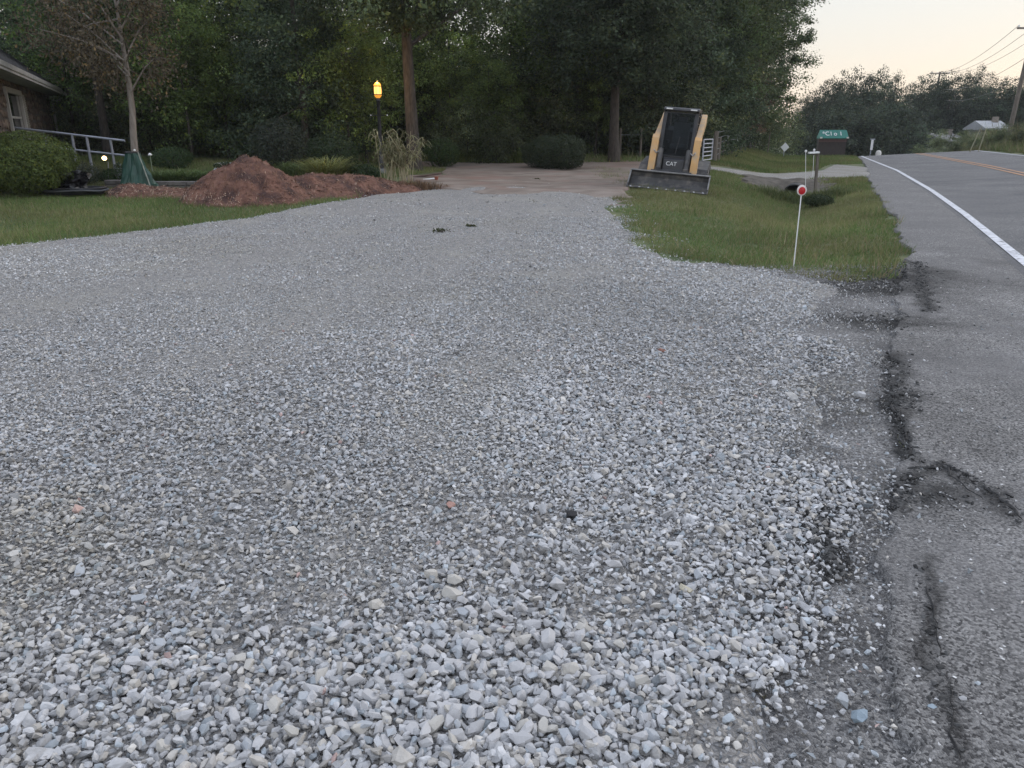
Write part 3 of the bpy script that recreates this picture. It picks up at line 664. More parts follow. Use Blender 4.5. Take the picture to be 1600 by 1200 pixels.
    # lift arms
    for sgn in (-1, 1):
        arm = MB(); x = sgn * .56
        arm.prism([(1.20, 1.96), (1.28, 1.80), (1.18, 1.70), (-.70, 1.15), (-.86, 1.26), (-.80, 1.36), (1.05, 2.0)], x - .075, x + .075)
        arm = P(arm, 'lift_arm', M['yellow_faded'], bevel=.012)
        b = MB(); b.prism([(-.62, 1.30), (-.80, 1.385), (-.93, 1.30), (-1.06, .95), (-1.16, .70), (-1.25, .36), (-1.16, .30), (-1.04, .36), (-.92, .68), (-.80, .95), (-.62, 1.12)], x - .095 + sgn * .012, x + .095 + sgn * .012); P(b, 'lower_arm', M['yellow'], arm, bevel=.014)
        b = MB(); b.tube([(x - .1 + sgn * .012, -.82, 1.24), (x + .11 + sgn * .012, -.82, 1.24)], .05, 12); P(b, 'pivot_pin', M['black_steel'], arm, smooth=True)
        b = MB(); b.tube([(x - .115, -1.14, .42), (x + .115, -1.14, .42)], .045, 12); P(b, 'pivot_pin', M['black_steel'], arm, smooth=True)
        b = MB(); b.prism([(1.30, 2.0), (1.42, 1.9), (1.40, .95), (1.0, .95), (1.05, 1.7), (1.1, 1.95)], x - .05 - sgn * .1, x + .05 - sgn * .1); P(b, 'arm_tower', M['black_steel'], bevel=.01)
        cy_ = MB(); cy_.tube([(x - sgn * .17, .75, .98), (x - sgn * .17, -.2, 1.05)], .05, 12); cy_ = P(cy_, 'lift_cylinder', M['black_steel'], smooth=True)
        b = MB(); b.tube([(x - sgn * .17, -.2, 1.05), (x - sgn * .17, -.72, 1.09)], .025, 10); P(b, 'piston_rod', M['worn_steel'], cy_, smooth=True)
        t = MB(); t.tube([(sgn * .375, -1.02, 1.02), (sgn * .375, -1.24, .46)], .068, 14); t.box((sgn * .375, -1.24, .42), (.15, .2, .24)); t = P(t, 'tilt_cylinder', M['bucket'], bevel=.01)
        b = MB(); b.tube([(sgn * .375, -1.2, .55), (sgn * .375, -1.36, .2)], .03, 10); P(b, 'piston_rod', M['worn_steel'], t, smooth=True)
        b = MB(); b.tube([(x, -1.13, .98), (sgn * .50, -1.10, .90), (sgn * .42, -1.08, .95)], .018, 8); P(b, 'hydraulic_hose', M['worn_steel'] if sgn < 0 else M['worn_steel'], arm, smooth=True)
    b = MB(); b.box((.668, -.90, 1.05), (.012, .16, .22), (R(15), 0, 0)); P(b, 'warning_decal', M['black_plastic'])
    b = MB(); b.tube([(-.585, -1.12, .44), (.585, -1.12, .44)], .05, 12); P(b, 'cross_tube', M['black_steel'], smooth=True)
    b = MB(); b.box((0, -1.36, .30), (1.1, .08, .34)); P(b, 'quick_coupler', M['black_steel'], bevel=.015)
    # bucket: open towards the viewer
    wd = 1.06
    back = [(-2.12, .012), (-1.72, .012), (-1.56, .06), (-1.47, .16), (-1.43, .30), (-1.44, .43), (-1.50, .50)]
    th_ = .022
    inner = [(y - .004, z + th_) if i < 2 else (y - th_ * .9, z + th_ * .45) for i, (y, z) in enumerate(back)]
    b = MB(); b.prism(back + inner[::-1], -wd + .02, wd - .02); bk = P(b, 'bucket', M['bucket']); bk.scale = (1, 1, .83)
    for sgn in (-1, 1):
        b = MB(); b.prism([(-2.10, .014), (-1.70, .008), (-1.54, .055), (-1.45, .155), (-1.41, .30), (-1.42, .435), (-1.50, .52), (-1.58, .47), (-1.98, .12)], sgn * (wd - .018), sgn * (wd + .008)); P(b, 'side_plate', M['bucket'], bk)
        b = MB(); b.bar((sgn * (wd - .006), -1.575, .487), (sgn * (wd - .006), -2.0, .125), .034, .014, up=(0, -.6, .8)); P(b, 'side_edge', M['rim_steel'], bk)
    b = MB(); b.box((0, -1.505, .512), (2 * wd + .02, .075, .035), (R(20), 0, 0)); P(b, 'top_lip', M['rim_steel'], bk, bevel=.006)
    b = MB(); b.box((0, -2.10, .016), (2 * wd - .02, .19, .022)); P(b, 'cutting_edge', M['bucket'], bk, bevel=.004)
    bolt = MB(); bolt.lathe([(.028, 0), (.026, .016), (.012, .024)], (0, 0, 0), 10)
    proto = P(bolt, 'bolt', M['worn_steel'], bk, smooth=True); proto.location = (-.95, -2.14, .03); proto.rotation_euler = (R(40), 0, 0); proto.scale = (1, 1, 1)
    for k in range(1, 9):
        c = proto.copy(); COL.objects.link(c); c.parent = bk; c.location = (-.95 + k * .2375, -2.14, .03)
loader()

# ------------------------------------------------------------------ lamp post
def lamp():
    p = ground_hit(597, 268); Yl = float(p[1]); Yl = min(max(Yl, 21.5), 25.0)
    p = at(597, Yl); k = Yl * 1.054 * 1 / F          # metres per pixel near the horizon
    ztop = at(590, Yl, 124)[2]; hgt = ztop - p[2]
    r = empty('lamp_post', tuple(p - np.array([0, 0, .04])), 0, 'lit amber lamp post with black pole standing in the garden bed', 'lamp post')
    b = MB(); b.box((0, 0, .10), (.24, .24, .24)); b.build('base', M['white_paint'] if 0 else mat('cast_stone', (.2, .2, .2), (.28, .28, .27)), r, bevel=.02)
    hb = hgt - .50
    b = MB(); b.lathe([(.10, .22), (.10, .5), (.07, .56), (.06, .6), (.055, hb - .10), (.07, hb - .08), (.05, hb - .03), (.045, hb + .02)], (0, 0, 0), 14); b.build('pole', M['black_steel'], r, smooth=True)
    zb = at(595, Yl, 178)[2] - p[2]
    bb = MB(); bb.tube([(-.25, 0, zb), (.25, 0, zb)], .009, 8); bb = bb.build('ladder_bar', M['black_steel'], r)
    for s in (-1, 1): b = MB(); b.ball((s * .255, 0, zb), .022); b.build('ball_end', M['white_plain'], bb, smooth=True)
    L = MB(); L.lathe([(.05, hb), (.085, hb + .03), (.115, hb + .075), (.118, hb + .09)], (0, 0, 0), 16); L = L.build('lantern_cup', emis('amber_cup', (.9, .36, .04), .42), r, smooth=True)
    b = MB(); b.lathe([(.108, hb + .105), (.112, hb + .22), (.108, hb + .335)], (0, 0, 0), 16); b.build('lantern_glass', emis('amber_glass', (1, .50, .12), 1.15), r, smooth=True)
    b = MB(); b.lathe([(.125, hb + .088), (.128, hb + .108), (.124, hb + .112)], (0, 0, 0), 16); b.lathe([(.124, hb + .332), (.13, hb + .34), (.125, hb + .356)], (0, 0, 0), 16)
    for i in range(6):
        a = i * math.pi / 3 + .26; b.bar((.118 * math.cos(a), .118 * math.sin(a), hb + .1), (.118 * math.cos(a), .118 * math.sin(a), hb + .34), .01, .01)
    b.build('lantern_frame', M['black_steel'], r)
    b = MB(); b.lathe([(.118, hb + .357), (.105, hb + .39), (.07, hb + .43), (.03, hb + .455)], (0, 0, 0), 16); cap = b.build('lantern_cap', emis('amber_cap', (.95, .40, .05), .5), r, smooth=True)
    b = MB(); b.lathe([(.03, hb + .455), (.012, hb + .47), (.02, hb + .485), (.004, hb + .505)], (0, 0, 0), 10); b.build('finial', M['black_steel'], cap, smooth=True)
    ld = bpy.data.lights.new('lamp_light', 'POINT'); ld.energy = 28; ld.color = (1, .6, .2); ld.shadow_soft_size = .12
    lo = bpy.data.objects.new('lamp_light', ld); COL.objects.link(lo); lo.location = (0, -.0, hb + .62); lo.parent = r
lamp()

# ------------------------------------------------------------------ mulch
def mulch():
    pk = at(384, 17.4, 239)          # the top of the heap
    front = ground_hit(430, 331)
    def hgt(x, y):
        px_, py_ = pk[0], pk[1]; hp = pk[2] - float(zt(px_, py_))
        d = np.sqrt(((x - px_) / np.where(x < px_, 1.5, 1.55)) ** 2 + ((y - py_) / np.where(y < py_, 1.35, 1.5)) ** 2)
        cone = hp * np.clip(1.02 - d, -.4, None); cone = np.where(cone > hp * .8, hp * .8 + (cone - hp * .8) * .75, cone)
        # long bed that tails off to the right along the drive
        t = np.clip((x - px_) / 5.2, 0, 1); yc = py_ + .5 + t * 3.6
        hw = 1.75 - .7 * t
        bed = (.46 - .26 * t) * (1 - ((y - yc) / hw) ** 2) - np.clip((x - px_ - 2.2) * .20, 0, 3) - np.clip((px_ - x) * .5, 0, 3)
        # thin scatter to the left up to the bag
        t2 = np.clip((px_ - x) / 3.8, 0, 1); bed2 = (.26 - .13 * t2) * (1 - ((y - (py_ + .55 + t2 * .9)) / (.95 - .25 * t2)) ** 2) - np.clip((px_ - 3.5 - x) * .25, 0, 3) - np.clip((x - px_) * .3, 0, 3)
        h = np.maximum(np.maximum(cone, bed), bed2)
        n = (vnoise(x, y, 1.3, 71) - .5) * .22 + (vnoise(x, y, 3.2, 72) - .5) * .13 + (vnoise(x, y, 8, 73) - .5) * .07 + (vnoise(x, y, 19, 74) - .5) * .035
        return h + n * np.clip(.5 + h * 1.6, .3, 1.5)
    xs = np.arange(pk[0] - 5.2, pk[0] + 7.2, .055); ys = np.arange(pk[1] - 2.2, pk[1] + 7.4, .055)
    X, Y = np.meshgrid(xs, ys); h = hgt(X, Y); Z = zt(X, Y) + np.maximum(h, -.12)
    n = len(xs); i, j = np.meshgrid(np.arange(len(ys) - 1), np.arange(n - 1), indexing='ij'); a = (i * n + j).ravel()
    F4 = np.stack([a, a + 1, a + n + 1, a + n], 1); hv = h.ravel()
    F4 = F4[hv[F4].max(1) > -.03]
    used = np.unique(F4); mp = np.full(X.size, -1); mp[used] = np.arange(len(used))
    o = mesh_np('mulch_pile', np.stack([X, Y, Z], -1).reshape(-1, 3)[used], mp[F4], M['mulch'], smooth=True)
    tag(o, 'reddish brown heap of shredded wood mulch trailing along the drive edge', 'mulch pile')
    # shreds and chips lying on it
    N_ = 60000
    x = rng.uniform(xs[0], xs[-1], N_); y = rng.uniform(ys[0], ys[-1], N_); hh = hgt(x, y); k = hh > -.02; x, y, hh = x[k], y[k], hh[k]
    n = len(x); L = rng.uniform(.02, .065, n); W = rng.uniform(.006, .018, n); a_ = rng.uniform(0, 6.28, n); el_ = rng.normal(0, .35, n)
    d = np.stack([np.cos(a_) * np.cos(el_), np.sin(a_) * np.cos(el_), np.sin(el_)], 1); s_ = np.stack([-np.sin(a_), np.cos(a_), rng.normal(0, .4, n)], 1)
    e2 = .05
    gx_ = (hgt(x + e2, y) - hgt(x - e2, y)) / (2 * e2); gy_ = (hgt(x, y + e2) - hgt(x, y - e2)) / (2 * e2)
    d[:, 2] += d[:, 0] * gx_ + d[:, 1] * gy_
    c = np.stack([x, y, zt(x, y) + hh + rng.uniform(.004, .022, n)], 1)
    V = np.stack([c - d * L[:, None] / 2 - s_ * W[:, None] / 2, c - d * L[:, None] / 2 + s_ * W[:, None] / 2, c + d * L[:, None] / 2 + s_ * W[:, None] / 2, c + d * L[:, None] / 2 - s_ * W[:, None] / 2], 1)
    g = rng.uniform(.7, 1.3, n)[:, None]; cc = g * np.array([[.155, .08, .05]])
    thin = (hh < .22) & (x < pk[0] + .2)
    lt = (rng.random(n) < np.where(thin, .5, .07)); cc = np.where(lt[:, None], g * np.array([[.33, .23, .17]]), cc)
    q = mesh_np('wood_chips', V.reshape(-1, 3), np.arange(n * 4).reshape(n, 4), M['chip'], o, col=np.repeat(cc, 4, 0)); q['kind'] = 'stuff'
    return hgt
mulch_h = mulch()

# ------------------------------------------------------------------ red reflector stakes, mailbox post, signs
M['red'] = mat('red_reflector', (.42, .012, .02), (.55, .02, .03), rough=.25, scale=30)
M['white_edge'] = mat('white_edge', (.68, .62, .60), (.75, .70, .68), rough=.4)
def stake(px, py, px2, Y=None, big=True, lab='', grp=None, cat='reflector stake'):
    p = ground_hit(px, py) if Y is None else at(px, Y)
    t = at(px2[0], p[1], px2[1]); t = Vector(t) - Vector(p)
    r = empty('reflector_stake', tuple(p), 0, lab, cat, grp)
    b = MB(); b.tube([(0, 0, -.1), tuple(t)], .0075 if big else .009, 8); b.build('rod', M['white_plain'], r, smooth=True)
    rd = .057 if big else .038
    c = t + Vector((0, 0, rd * .9))
    Mx = Matrix.Translation(c) @ Matrix.Rotation(R(90), 4, 'X') @ Matrix.Rotation(R(-8), 4, 'Y')
    b = MB(); b.M = Mx @ Matrix.Diagonal((1, 1.12, 1, 1)); b.lathe([(rd * .9, -.012), (rd, -.006), (rd, .008), (rd * .88, .012)], (0, 0, 0), 24); d = b.build('disc', M['white_edge'] if big else M['white_plain'], r, smooth=True)
    if big:
        b = MB(); b.M = Mx @ Matrix.Diagonal((1, 1.12, 1, 1)) @ Matrix.Translation((0, -.004, 0)); b.lathe([(rd * .74, .0), (rd * .72, .017), (rd * .5, .021), (.002, .022)], (0, 0, 0), 24); b.build('reflector', M['red'], d, smooth=True)
        b = MB(); b.M = Mx; b.lathe([(.012, -.02), (.012, -.05)], (0, 0, 0), 8); b.build('clip', M['white_plain'], d)
    return r
stake(1240, 418, (1252, 304), None, True, 'thin white stake topped by a round red reflector near the gravel')
stake(1259, 280, (1259, 238), 25.0, False, 'thin pale marker stake just left of the wooden mailbox post')
stake(1270, 280, (1272, 236), 27.5, False, 'thin pale marker stake with reddish tip behind the white mailbox plate')
def mailbox():
    p = at(1273, 23.6); top = at(1278, 23.6, 241); v = Vector(top) - Vector(p)
    r = empty('mailbox_post', tuple(p), 0, 'leaning weathered wood post carrying a short flat white plate', 'post')
    b = MB(); b.bar((0, 0, -.2), tuple(v), .075, .075, up=(0, 1, 0)); b.build('post', M['wood_post'], r, bevel=.008)
    b = MB(); b.box((v.x - .14, -.02, v.z + .045), (.30, .16, .05), (0, R(-3), 0)); b.build('plate', M['white_plain'], r, bevel=.006)
    b = MB(); b.box((v.x - .06, 0, v.z - .01), (.2, .04, .04)); b.build('arm', M['wood_post'], r)
mailbox()
def diamond_sign():
    p = at(1224, 51.0); c = Vector(at(1226.5, 51.0, 230)) - Vector(p)
    r = empty('road_sign', tuple(p), 0, 'blank pale diamond road sign on a thin post at the lawn end', 'road sign')
    b = MB(); b.tube([(0, .03, -.3), (c.x, .03, c.z + .3)], .03, 8); b.build('post', M['galv'], r)
    b = MB(); b.box(tuple(c), (.40, .012, .40), (0, R(45), 0)); b.build('panel', mat('sign_back', (.66, .67, .68), (.74, .75, .76), rough=.5), r, bevel=.004)
diamond_sign()
def delineator():
    p = at(1358.5, 57.0); z1 = at(1360, 57.0, 218)[2] - p[2]
    r = empty('road_marker', tuple(p), 0, 'narrow white marker sign on a post at the road crest', 'road marker')
    b = MB(); b.tube([(0, 0, -.3), (0.06, 0, z1)], .03, 8); b.build('post', M['galv'], r)
    b = MB(); b.prism([(-.012, z1 - .72), (-.012, z1), (-.028, z1), (-.028, z1 - .72)], -.04, .13); b.build('panel', M['white_plain'], r, bevel=.003)
    b = MB(); b.box((.04, -.03, z1 + .02), (.34, .02, .08)); b.build('top_plate', M['galv'], r)
    p = at(1373, 58.0, 237); b = MB(); b.M = Matrix.Translation(tuple(p)); b.lathe([(.02, -.5), (.16, -.45), (.20, -.1), (.15, .05), (.05, .09)], (0, 0, 0), 12)
    tag(b.build('white_rock', M['white_paint'], smooth=True), 'small pale rounded rock at the road edge by the crest', 'rock')
delineator()
def teal_stand():
    Y = 66.0; a = at(1277, Y, 240); bq = at(1320, Y, 240); k = (bq[0] - a[0]) / 43.0
    x0, x1 = a[0], bq[0]; cx = (x0 + x1) / 2; base = a[2] - .4
    zz = lambda py: at(1298, Y, py)[2] - base
    r = empty('roadside_stand', (cx, Y, base), 0, 'dark brown roadside sign stand with a teal top panel of white characters', 'sign')
    wdt = x1 - x0; ze = zz(215.5); zr = zz(203)
    b = MB(); b.box((0, .16, ze / 2), (wdt, .32, ze)); wl = b.build('wall', mat('brown_board', (.032, .024, .022), (.05, .038, .035), rough=.8, scale=3, stretch=(6, 1, 1)), r)
    b = MB(); b.box((0, -.02, ze - .17), (wdt + .02, .05, .32)); b.build('fascia', mat('red_board', (.10, .055, .055), (.13, .075, .07), rough=.8), r)
    b = MB(); hw = wdt / 2
    b.add([(-hw - .06, -.25, ze), (hw + .06, -.25, ze), (hw - .04, .16, zr), (-hw + .04, .16, zr), (-hw - .06, .42, ze), (hw + .06, .42, ze), (-hw - .06, -.25, ze - .05), (hw + .06, -.25, ze - .05), (-hw - .06, .42, ze - .05), (hw + .06, .42, ze - .05)],
          [(0, 1, 2, 3), (3, 2, 5, 4), (0, 3, 4), (1, 5, 2), (6, 8, 9, 7), (0, 6, 7, 1), (4, 5, 9, 8), (0, 4, 8, 6), (1, 7, 9, 5)])
    roof = b.build('roof', mat('teal_roof', (.008, .13, .10), (.012, .17, .135), rough=.5, scale=5), r)
    sl = math.atan2(zr - ze, .41)
    for s, xx in (('*C', -.62), ('1', -.22), ('o', .12), ('1', .56)):
        yy = .30; text('character', s, .52, M['white_plain'], roof, Matrix.Translation((xx * hw / 1.1, -.25 + (yy + .2) * .41 - .02, ze + (yy + .2) * (zr - ze) + .012)) @ Matrix.Rotation(sl, 4, 'X'), .006)
    for s in (-1, 1):
        b = MB(); b.box((s * (hw - .05), -.30, ze + .02), (.16, .08, .12)); b.build('bracket', M['white_paint'], r)
teal_stand()

# ------------------------------------------------------------------ left garden: rail, tub, bag, wall, pots, lights
def handrail():
    Y = 21.8
    r = empty('handrail', tuple(at(100, Y)), 0, 'sloping galvanised pipe handrail beside the house', 'handrail'); o = Vector(r.location)
    A = Vector(at(-30, Y, 193.5)) - o; B = Vector(at(195, Y, 220)) - o; C = Vector(at(60, Y, 228)) - o; D = Vector(at(196, Y, 243)) - o
    b = MB(); b.tube([A, B], .030, 10); b.build('top_rail', M['galv'], r, smooth=True)
    b = MB(); b.tube([C, D], .027, 10); b.build('mid_rail', M['galv'], r, smooth=True)
    for px, w_ in ((2, .026), (38, .024), (70, .026), (113, .036), (135.5, .038), (172, .034)):
        x = at(px, Y, 215)[0] - o.x; t = (x - A.x) / (B.x - A.x); zt_ = A.z + t * (B.z - A.z); gz = float(zt(x + o.x, Y)) - o.z - .1
        b = MB(); b.tube([(x, 0, gz), (x, 0, zt_ - .01)], w_, 8); b.build('post', M['galv'], r, smooth=True)
handrail()
def water_bag():
    p = ground_hit(219, 298); Y = p[1]; top = Vector(at(207, Y, 238)) - Vector(p); h = top.z
    n = 40; rows = [(0, .36), (.04, .385), (.2, .36), (.45, .30), (.7, .235), (.88, .19), (1, .165)]
    V = []; r_ = random.Random(4)
    for t, rad in rows:
        for k in range(n):
            a = 2 * math.pi * k / n
            f = 1 + .17 * math.sin(3 * a + 1 + 3 * t) * (1 - .4 * t) + .10 * math.sin(5 * a + 6 * t) + .06 * math.sin(9 * a - 7 * t) + .03 * math.sin(17 * a + 9 * t)
            V.append((top.x * t + rad * f * math.cos(a), .92 * rad * f * math.sin(a), h * t - .02))
    Fc = [(i * n + k, i * n + (k + 1) % n, (i + 1) * n + (k + 1) % n, (i + 1) * n + k) for i in range(len(rows) - 1) for k in range(n)]
    root = empty('watering_bag', tuple(p), 0, 'dark green tree watering bag draped round the bare sapling trunk', 'watering bag')
    o = mesh_np('bag', V, Fc, mat('bag_green', (.010, .045, .033), (.02, .075, .055), rough=.45, scale=4), root)
    b = MB(); 
    pts = [(top.x * t + (rad + .035) * math.cos(-.5), (rad + .02) * math.sin(-.5), h * t) for t, rad in rows[1:]]
    b.tube(pts, .016, 6); b.build('zip_seam', mat('seam', (.2, .22, .19), (.3, .32, .28)), root)
    b = MB(); b.tube([(top.x + .17 * math.cos(a), .17 * math.sin(a), h) for a in [i * .4 for i in range(17)]], .016, 6); b.build('rim', M['black_plastic'], root)
    b = MB(); b.ball((top.x + .12, -.13, h + .05), .028); b.build('fill_cap', M['white_plain'], root, smooth=True)
    return p, top
bag_p, bag_top = water_bag()
def tub():
    p = ground_hit(108, 303); 
    r = empty('tub', tuple(p), R(-6), 'low black plastic tub heaped with crumpled black sheeting on the lawn', 'tub')
    n = 28
    V = []; prof = [(1.0, 0), (1.06, .03), (1.12, .13), (1.17, .135), (1.17, .16), (1.09, .16), (1.0, .05), (.3, .035)]
    for a_, z in prof:
        for k in range(n):
            t = 2 * math.pi * k / n; V.append((.80 * a_ * math.cos(t), .42 * a_ * math.sin(t), z))
    Fc = [(i * n + k, i * n + (k + 1) % n, (i + 1) * n + (k + 1) % n, (i + 1) * n + k) for i in range(len(prof) - 1) for k in range(n)]
    mesh_np('tray', V, Fc, M['black_plastic'], r, smooth=True)
    b = MB(); b.tube([(.945 * math.cos(t), .5 * math.sin(t), .10 + .01 * math.sin(5 * t)) for t in [i * .2 for i in range(33)]], .022, 6); b.build('band', mat('tub_band', (.05, .055, .065), (.08, .085, .095), rough=.4), r)
    rr = random.Random(9)
    for k in range(9):      # crumpled sheets
        g = 9; cx = rr.uniform(-.45, .5); s = rr.uniform(.16, .28); rot = Euler((rr.uniform(-1, 1), rr.uniform(-1, 1), rr.uniform(0, 3))).to_matrix()
        V = []
        for i in range(g):
            for j in range(g):
                u, v = i / (g - 1) - .5, j / (g - 1) - .5
                V.append(rot @ Vector((u * 2 * s + rr.gauss(0, .03), v * 1.6 * s + rr.gauss(0, .03), rr.gauss(0, .05))) + Vector((cx, rr.uniform(-.15, .15), .22 + rr.uniform(0, .12))))
        mesh_np('plastic_sheet', V, [(i * g + j, i * g + j + 1, (i + 1) * g + j + 1, (i + 1) * g + j) for i in range(g - 1) for j in range(g - 1)], M['black_plastic'], r)
tub()
def retaining_wall():
    a = Vector(ground_hit(232, 295)); Y = a.y; x1 = at(352, Y)[0]
    r = empty('retaining_wall', (a.x, Y, float(zt(a.x, Y))), 0, 'low retaining wall of pale concrete blocks edging the raised garden bed', 'wall')
    m = mat('block', (.11, .10, .095), (.19, .175, .165), rough=.9, scale=6, bump=.6, bscale=22, objrand=.15)
    x = -1.1; proto = None
    while x < x1 - a.x:
        L = random.uniform(.30, .52); gz = float(zt(a.x + x + L / 2, Y)) - r.location.z
        for row in range(2):
            b = MB(); off = random.uniform(-.012, .012)
            b.box((x + L / 2 - .004, .12 + off, gz - .02 + .105 * row + .05), (L - .012, .24, .098)); b.build('block', m, r, bevel=.012)
        x += L
    return Y
wallY = retaining_wall()
def small_garden():
    # warm spot light on a spike
    Y = 20.6; p = at(169, Y); t = Vector(at(163, Y, 248)) - Vector(p)
    r = empty('garden_spotlight', tuple(p), 0, 'small lit garden spotlight on a leaning spike by the handrail', 'garden light')
    b = MB(); b.tube([(0, 0, -.1), (t.x + .06, .05, t.z - .08)], .012, 6); b.build('spike', M['worn_steel'], r)
    b = MB(); b.M = Matrix.Translation(t) @ Matrix.Rotation(R(68), 4, 'X') @ Matrix.Rotation(R(28), 4, 'Y'); b.lathe([(.03, -.1), (.06, -.06), (.075, .04), (.068, .045)], (0, 0, 0), 14); hd = b.build('lamp_head', M['black_plastic'], r, smooth=True)
    b = MB(); b.M = Matrix.Translation(t) @ Matrix.Rotation(R(68), 4, 'X') @ Matrix.Rotation(R(28), 4, 'Y'); b.lathe([(.062, .03), (.055, .052), (.002, .058)], (0, 0, 0), 14); b.build('bulb', emis('spot_bulb', (1, .62, .28), 5.0), hd, smooth=True)
    # pale stake light
    Y = wallY + 1.1; p = at(241, Y); z = at(241, Y, 241)[2] - p[2]
    r = empty('stake_light', tuple(p), 0, 'slim garden stake with a small pale cap behind the lily grass', 'garden light')
    b = MB(); b.tube([(0, 0, -.1), (0, 0, z - .02)], .013, 6); b.build('stake', mat('stake_m', (.2, .24, .16), (.25, .3, .2)), r)
    b = MB(); b.lathe([(.05, z - .03), (.055, z - .01), (.02, z + .03), (.005, z + .035)], (0, 0, 0), 10); b.build('cap', M['white_plain'], r, smooth=True)
    # grey bowl with plant
    Y = 20.9; p = at(189, Y); zc = at(189, Y, 268)[2]
    r = empty('flower_pot', (p[0], Y, p[2]), 0, 'small pale grey bowl planter beside the green watering bag', 'planter')
    hh = zc - p[2]
    b = MB(); b.lathe([(.05, 0), (.06, hh - .02), (.10, hh), (.125, hh + .06), (.13, hh + .1), (.118, hh + .1), (.1, hh + .04)], (0, 0, 0), 18); b.build('bowl', mat('grey_pot', (.28, .29, .31), (.36, .37, .39), rough=.6), r, smooth=True)
    leafball('plant', .12, .09, 160, .05, (.05, .075, .04), r, (0, 0, hh + .14), flowers=(.5, .5, .5))
    # long pale trough with white flowers, partly behind the mulch
    Y = wallY + .9; a = at(336, Y, 268); c = at(368, Y, 268); L = c[0] - a[0]
    r = empty('planter_trough', (a[0] + L / 2, Y, a[2] - .1), 0, 'long pale planter trough of white flowers behind the mulch heap', 'planter')
    b = MB(); b.tube([(-L / 2, 0, .12), (L / 2, 0, .12)], .075, 16); b.build('trough', M['white_paint'] if 0 else mat('trough', (.30, .31, .33), (.38, .39, .41), rough=.5), r, smooth=True)
    leafball('flowers', L * .55, .10, 500, .05, (.04, .06, .035), r, (0, 0, .25), sy=.16, flowers=(.6, .6, .6))
# ------------------------------------------------------------------ foliage helpers
def leaf_quads(C, Nrm, size, cols, droop=.3):
    """rhombic leaves at C facing Nrm"""
    n = len(C); a = rng.normal(0, 1, (n, 3)); Nrm = Nrm / (np.linalg.norm(Nrm, axis=1, keepdims=True) + 1e-9)
    u = np.cross(Nrm, a); u /= (np.linalg.norm(u, axis=1, keepdims=True) + 1e-9); v = np.cross(Nrm, u)
    L = size * rng.uniform(.6, 1.35, n)[:, None]; W = L * rng.uniform(.42, .7, n)[:, None]
    V = np.stack([C - u * L / 2, C - v * W / 2 + Nrm * W * .12, C + u * L / 2 - Nrm * L * droop * .4, C + v * W / 2 + Nrm * W * .12], 1)
    return V.reshape(-1, 3), np.arange(n * 4).reshape(n, 4), np.repeat(cols, 4, 0)
def leaf_cols(n, base, var=.25, tint=None):
    g = np.clip(rng.normal(1, var, n), .4, 1.8)[:, None]; c = g * np.array([base])
    k = rng.random(n); c = np.where((k < .15)[:, None], c * np.array([[1.35, 1.15, .8]]), c)
    return c if tint is None else c * tint
def leafball(name, rx, rz, n, size, base, parent, loc, sy=None, flowers=None, shell=.5, m='leaf_bush', square=2.0):
    sy = rx if sy is None else sy
    d = rng.normal(0, 1, (n, 3)); d /= np.linalg.norm(d, axis=1, keepdims=True)
    if square != 2.0: d /= (np.sum(np.abs(d) ** square, 1) ** (1 / square))[:, None]
    r = (1 - shell * rng.random(n) ** 1.8)[:, None]
    lump = (1 + .10 * (vnoise(d[:, 0] * 3 + 7, d[:, 1] * 3 + d[:, 2] * 2.3, 1.3, 3) - .5) * 2)[:, None]
    P = d * r * lump * np.array([[rx, sy, rz]])
    cols = leaf_cols(n, base)
    if flowers is not None:
        k = (rng.random(n) < .14) & (d[:, 2] > .2); cols[k] = np.array(flowers)
    V, Fc, C = leaf_quads(P, d + rng.normal(0, .45, (n, 3)), size, cols)
    o = mesh_np(name, V, Fc, M[m], parent, col=C); o.location = loc; return o
def crown(name, spec, n_cl, per, size, base, seed, cl_r=.7, m='leaf', droop=.3, down=0.0, colvar=.28, clvar=.34):
    """spec(k random) -> cluster centres (n,3); leaves fill flattened clumps round each centre"""
    global rng
    keep = rng; rng = np.random.default_rng(seed)
    C = spec(n_cl); n = len(C)
    rad = cl_r * np.exp(rng.normal(0, .3, n))
    P = np.repeat(C, per, 0); rr = np.repeat(rad, per)[:, None]
    d = rng.normal(0, 1, (n * per, 3)); d /= np.linalg.norm(d, axis=1, keepdims=True)
    P = P + d * (rng.random((n * per, 1)) ** .55) * rr * np.array([[1, 1, .62]])
    tint = np.repeat(np.clip(rng.normal(1, clvar, (n, 1)), .45, 1.8), per, 0)
    cols = leaf_cols(n * per, base, colvar, tint)
    nr = d * .6 + np.array([[0, 0, .55]]) + rng.normal(0, .45, (n * per, 3)); nr[:, 2] += down
    V, Fc, Cc = leaf_quads(P, nr, size, cols, droop)
    rng = keep
    o = mesh_np(name, V, Fc, M[m], col=Cc); return o, C, rad
def ell(cx, cz, rx, rz, shell=.55, low=-1.0):
    def f(n):
        d = rng.normal(0, 1, (n * 3, 3)); d /= np.linalg.norm(d, axis=1, keepdims=True); d = d[d[:, 2] > low][:n]
        r = (1 - shell * rng.random(len(d)) ** 1.5)[:, None]
        lump = (.82 + .36 * rng.random(len(d)))[:, None]
        return d * r * lump * np.array([[rx, rx, rz]]) + np.array([[cx, 0, cz]])
    return f
def cone(z0, z1, r0):
    def f(n):
        t = rng.random(n) ** 1.25; z = z0 + (z1 - z0) * t; a = rng.uniform(0, 6.283, n); r = r0 * (1 - t * .93) * (.45 + .6 * rng.random(n))
        return np.stack([np.cos(a) * r, np.sin(a) * r, z], 1)
    return f
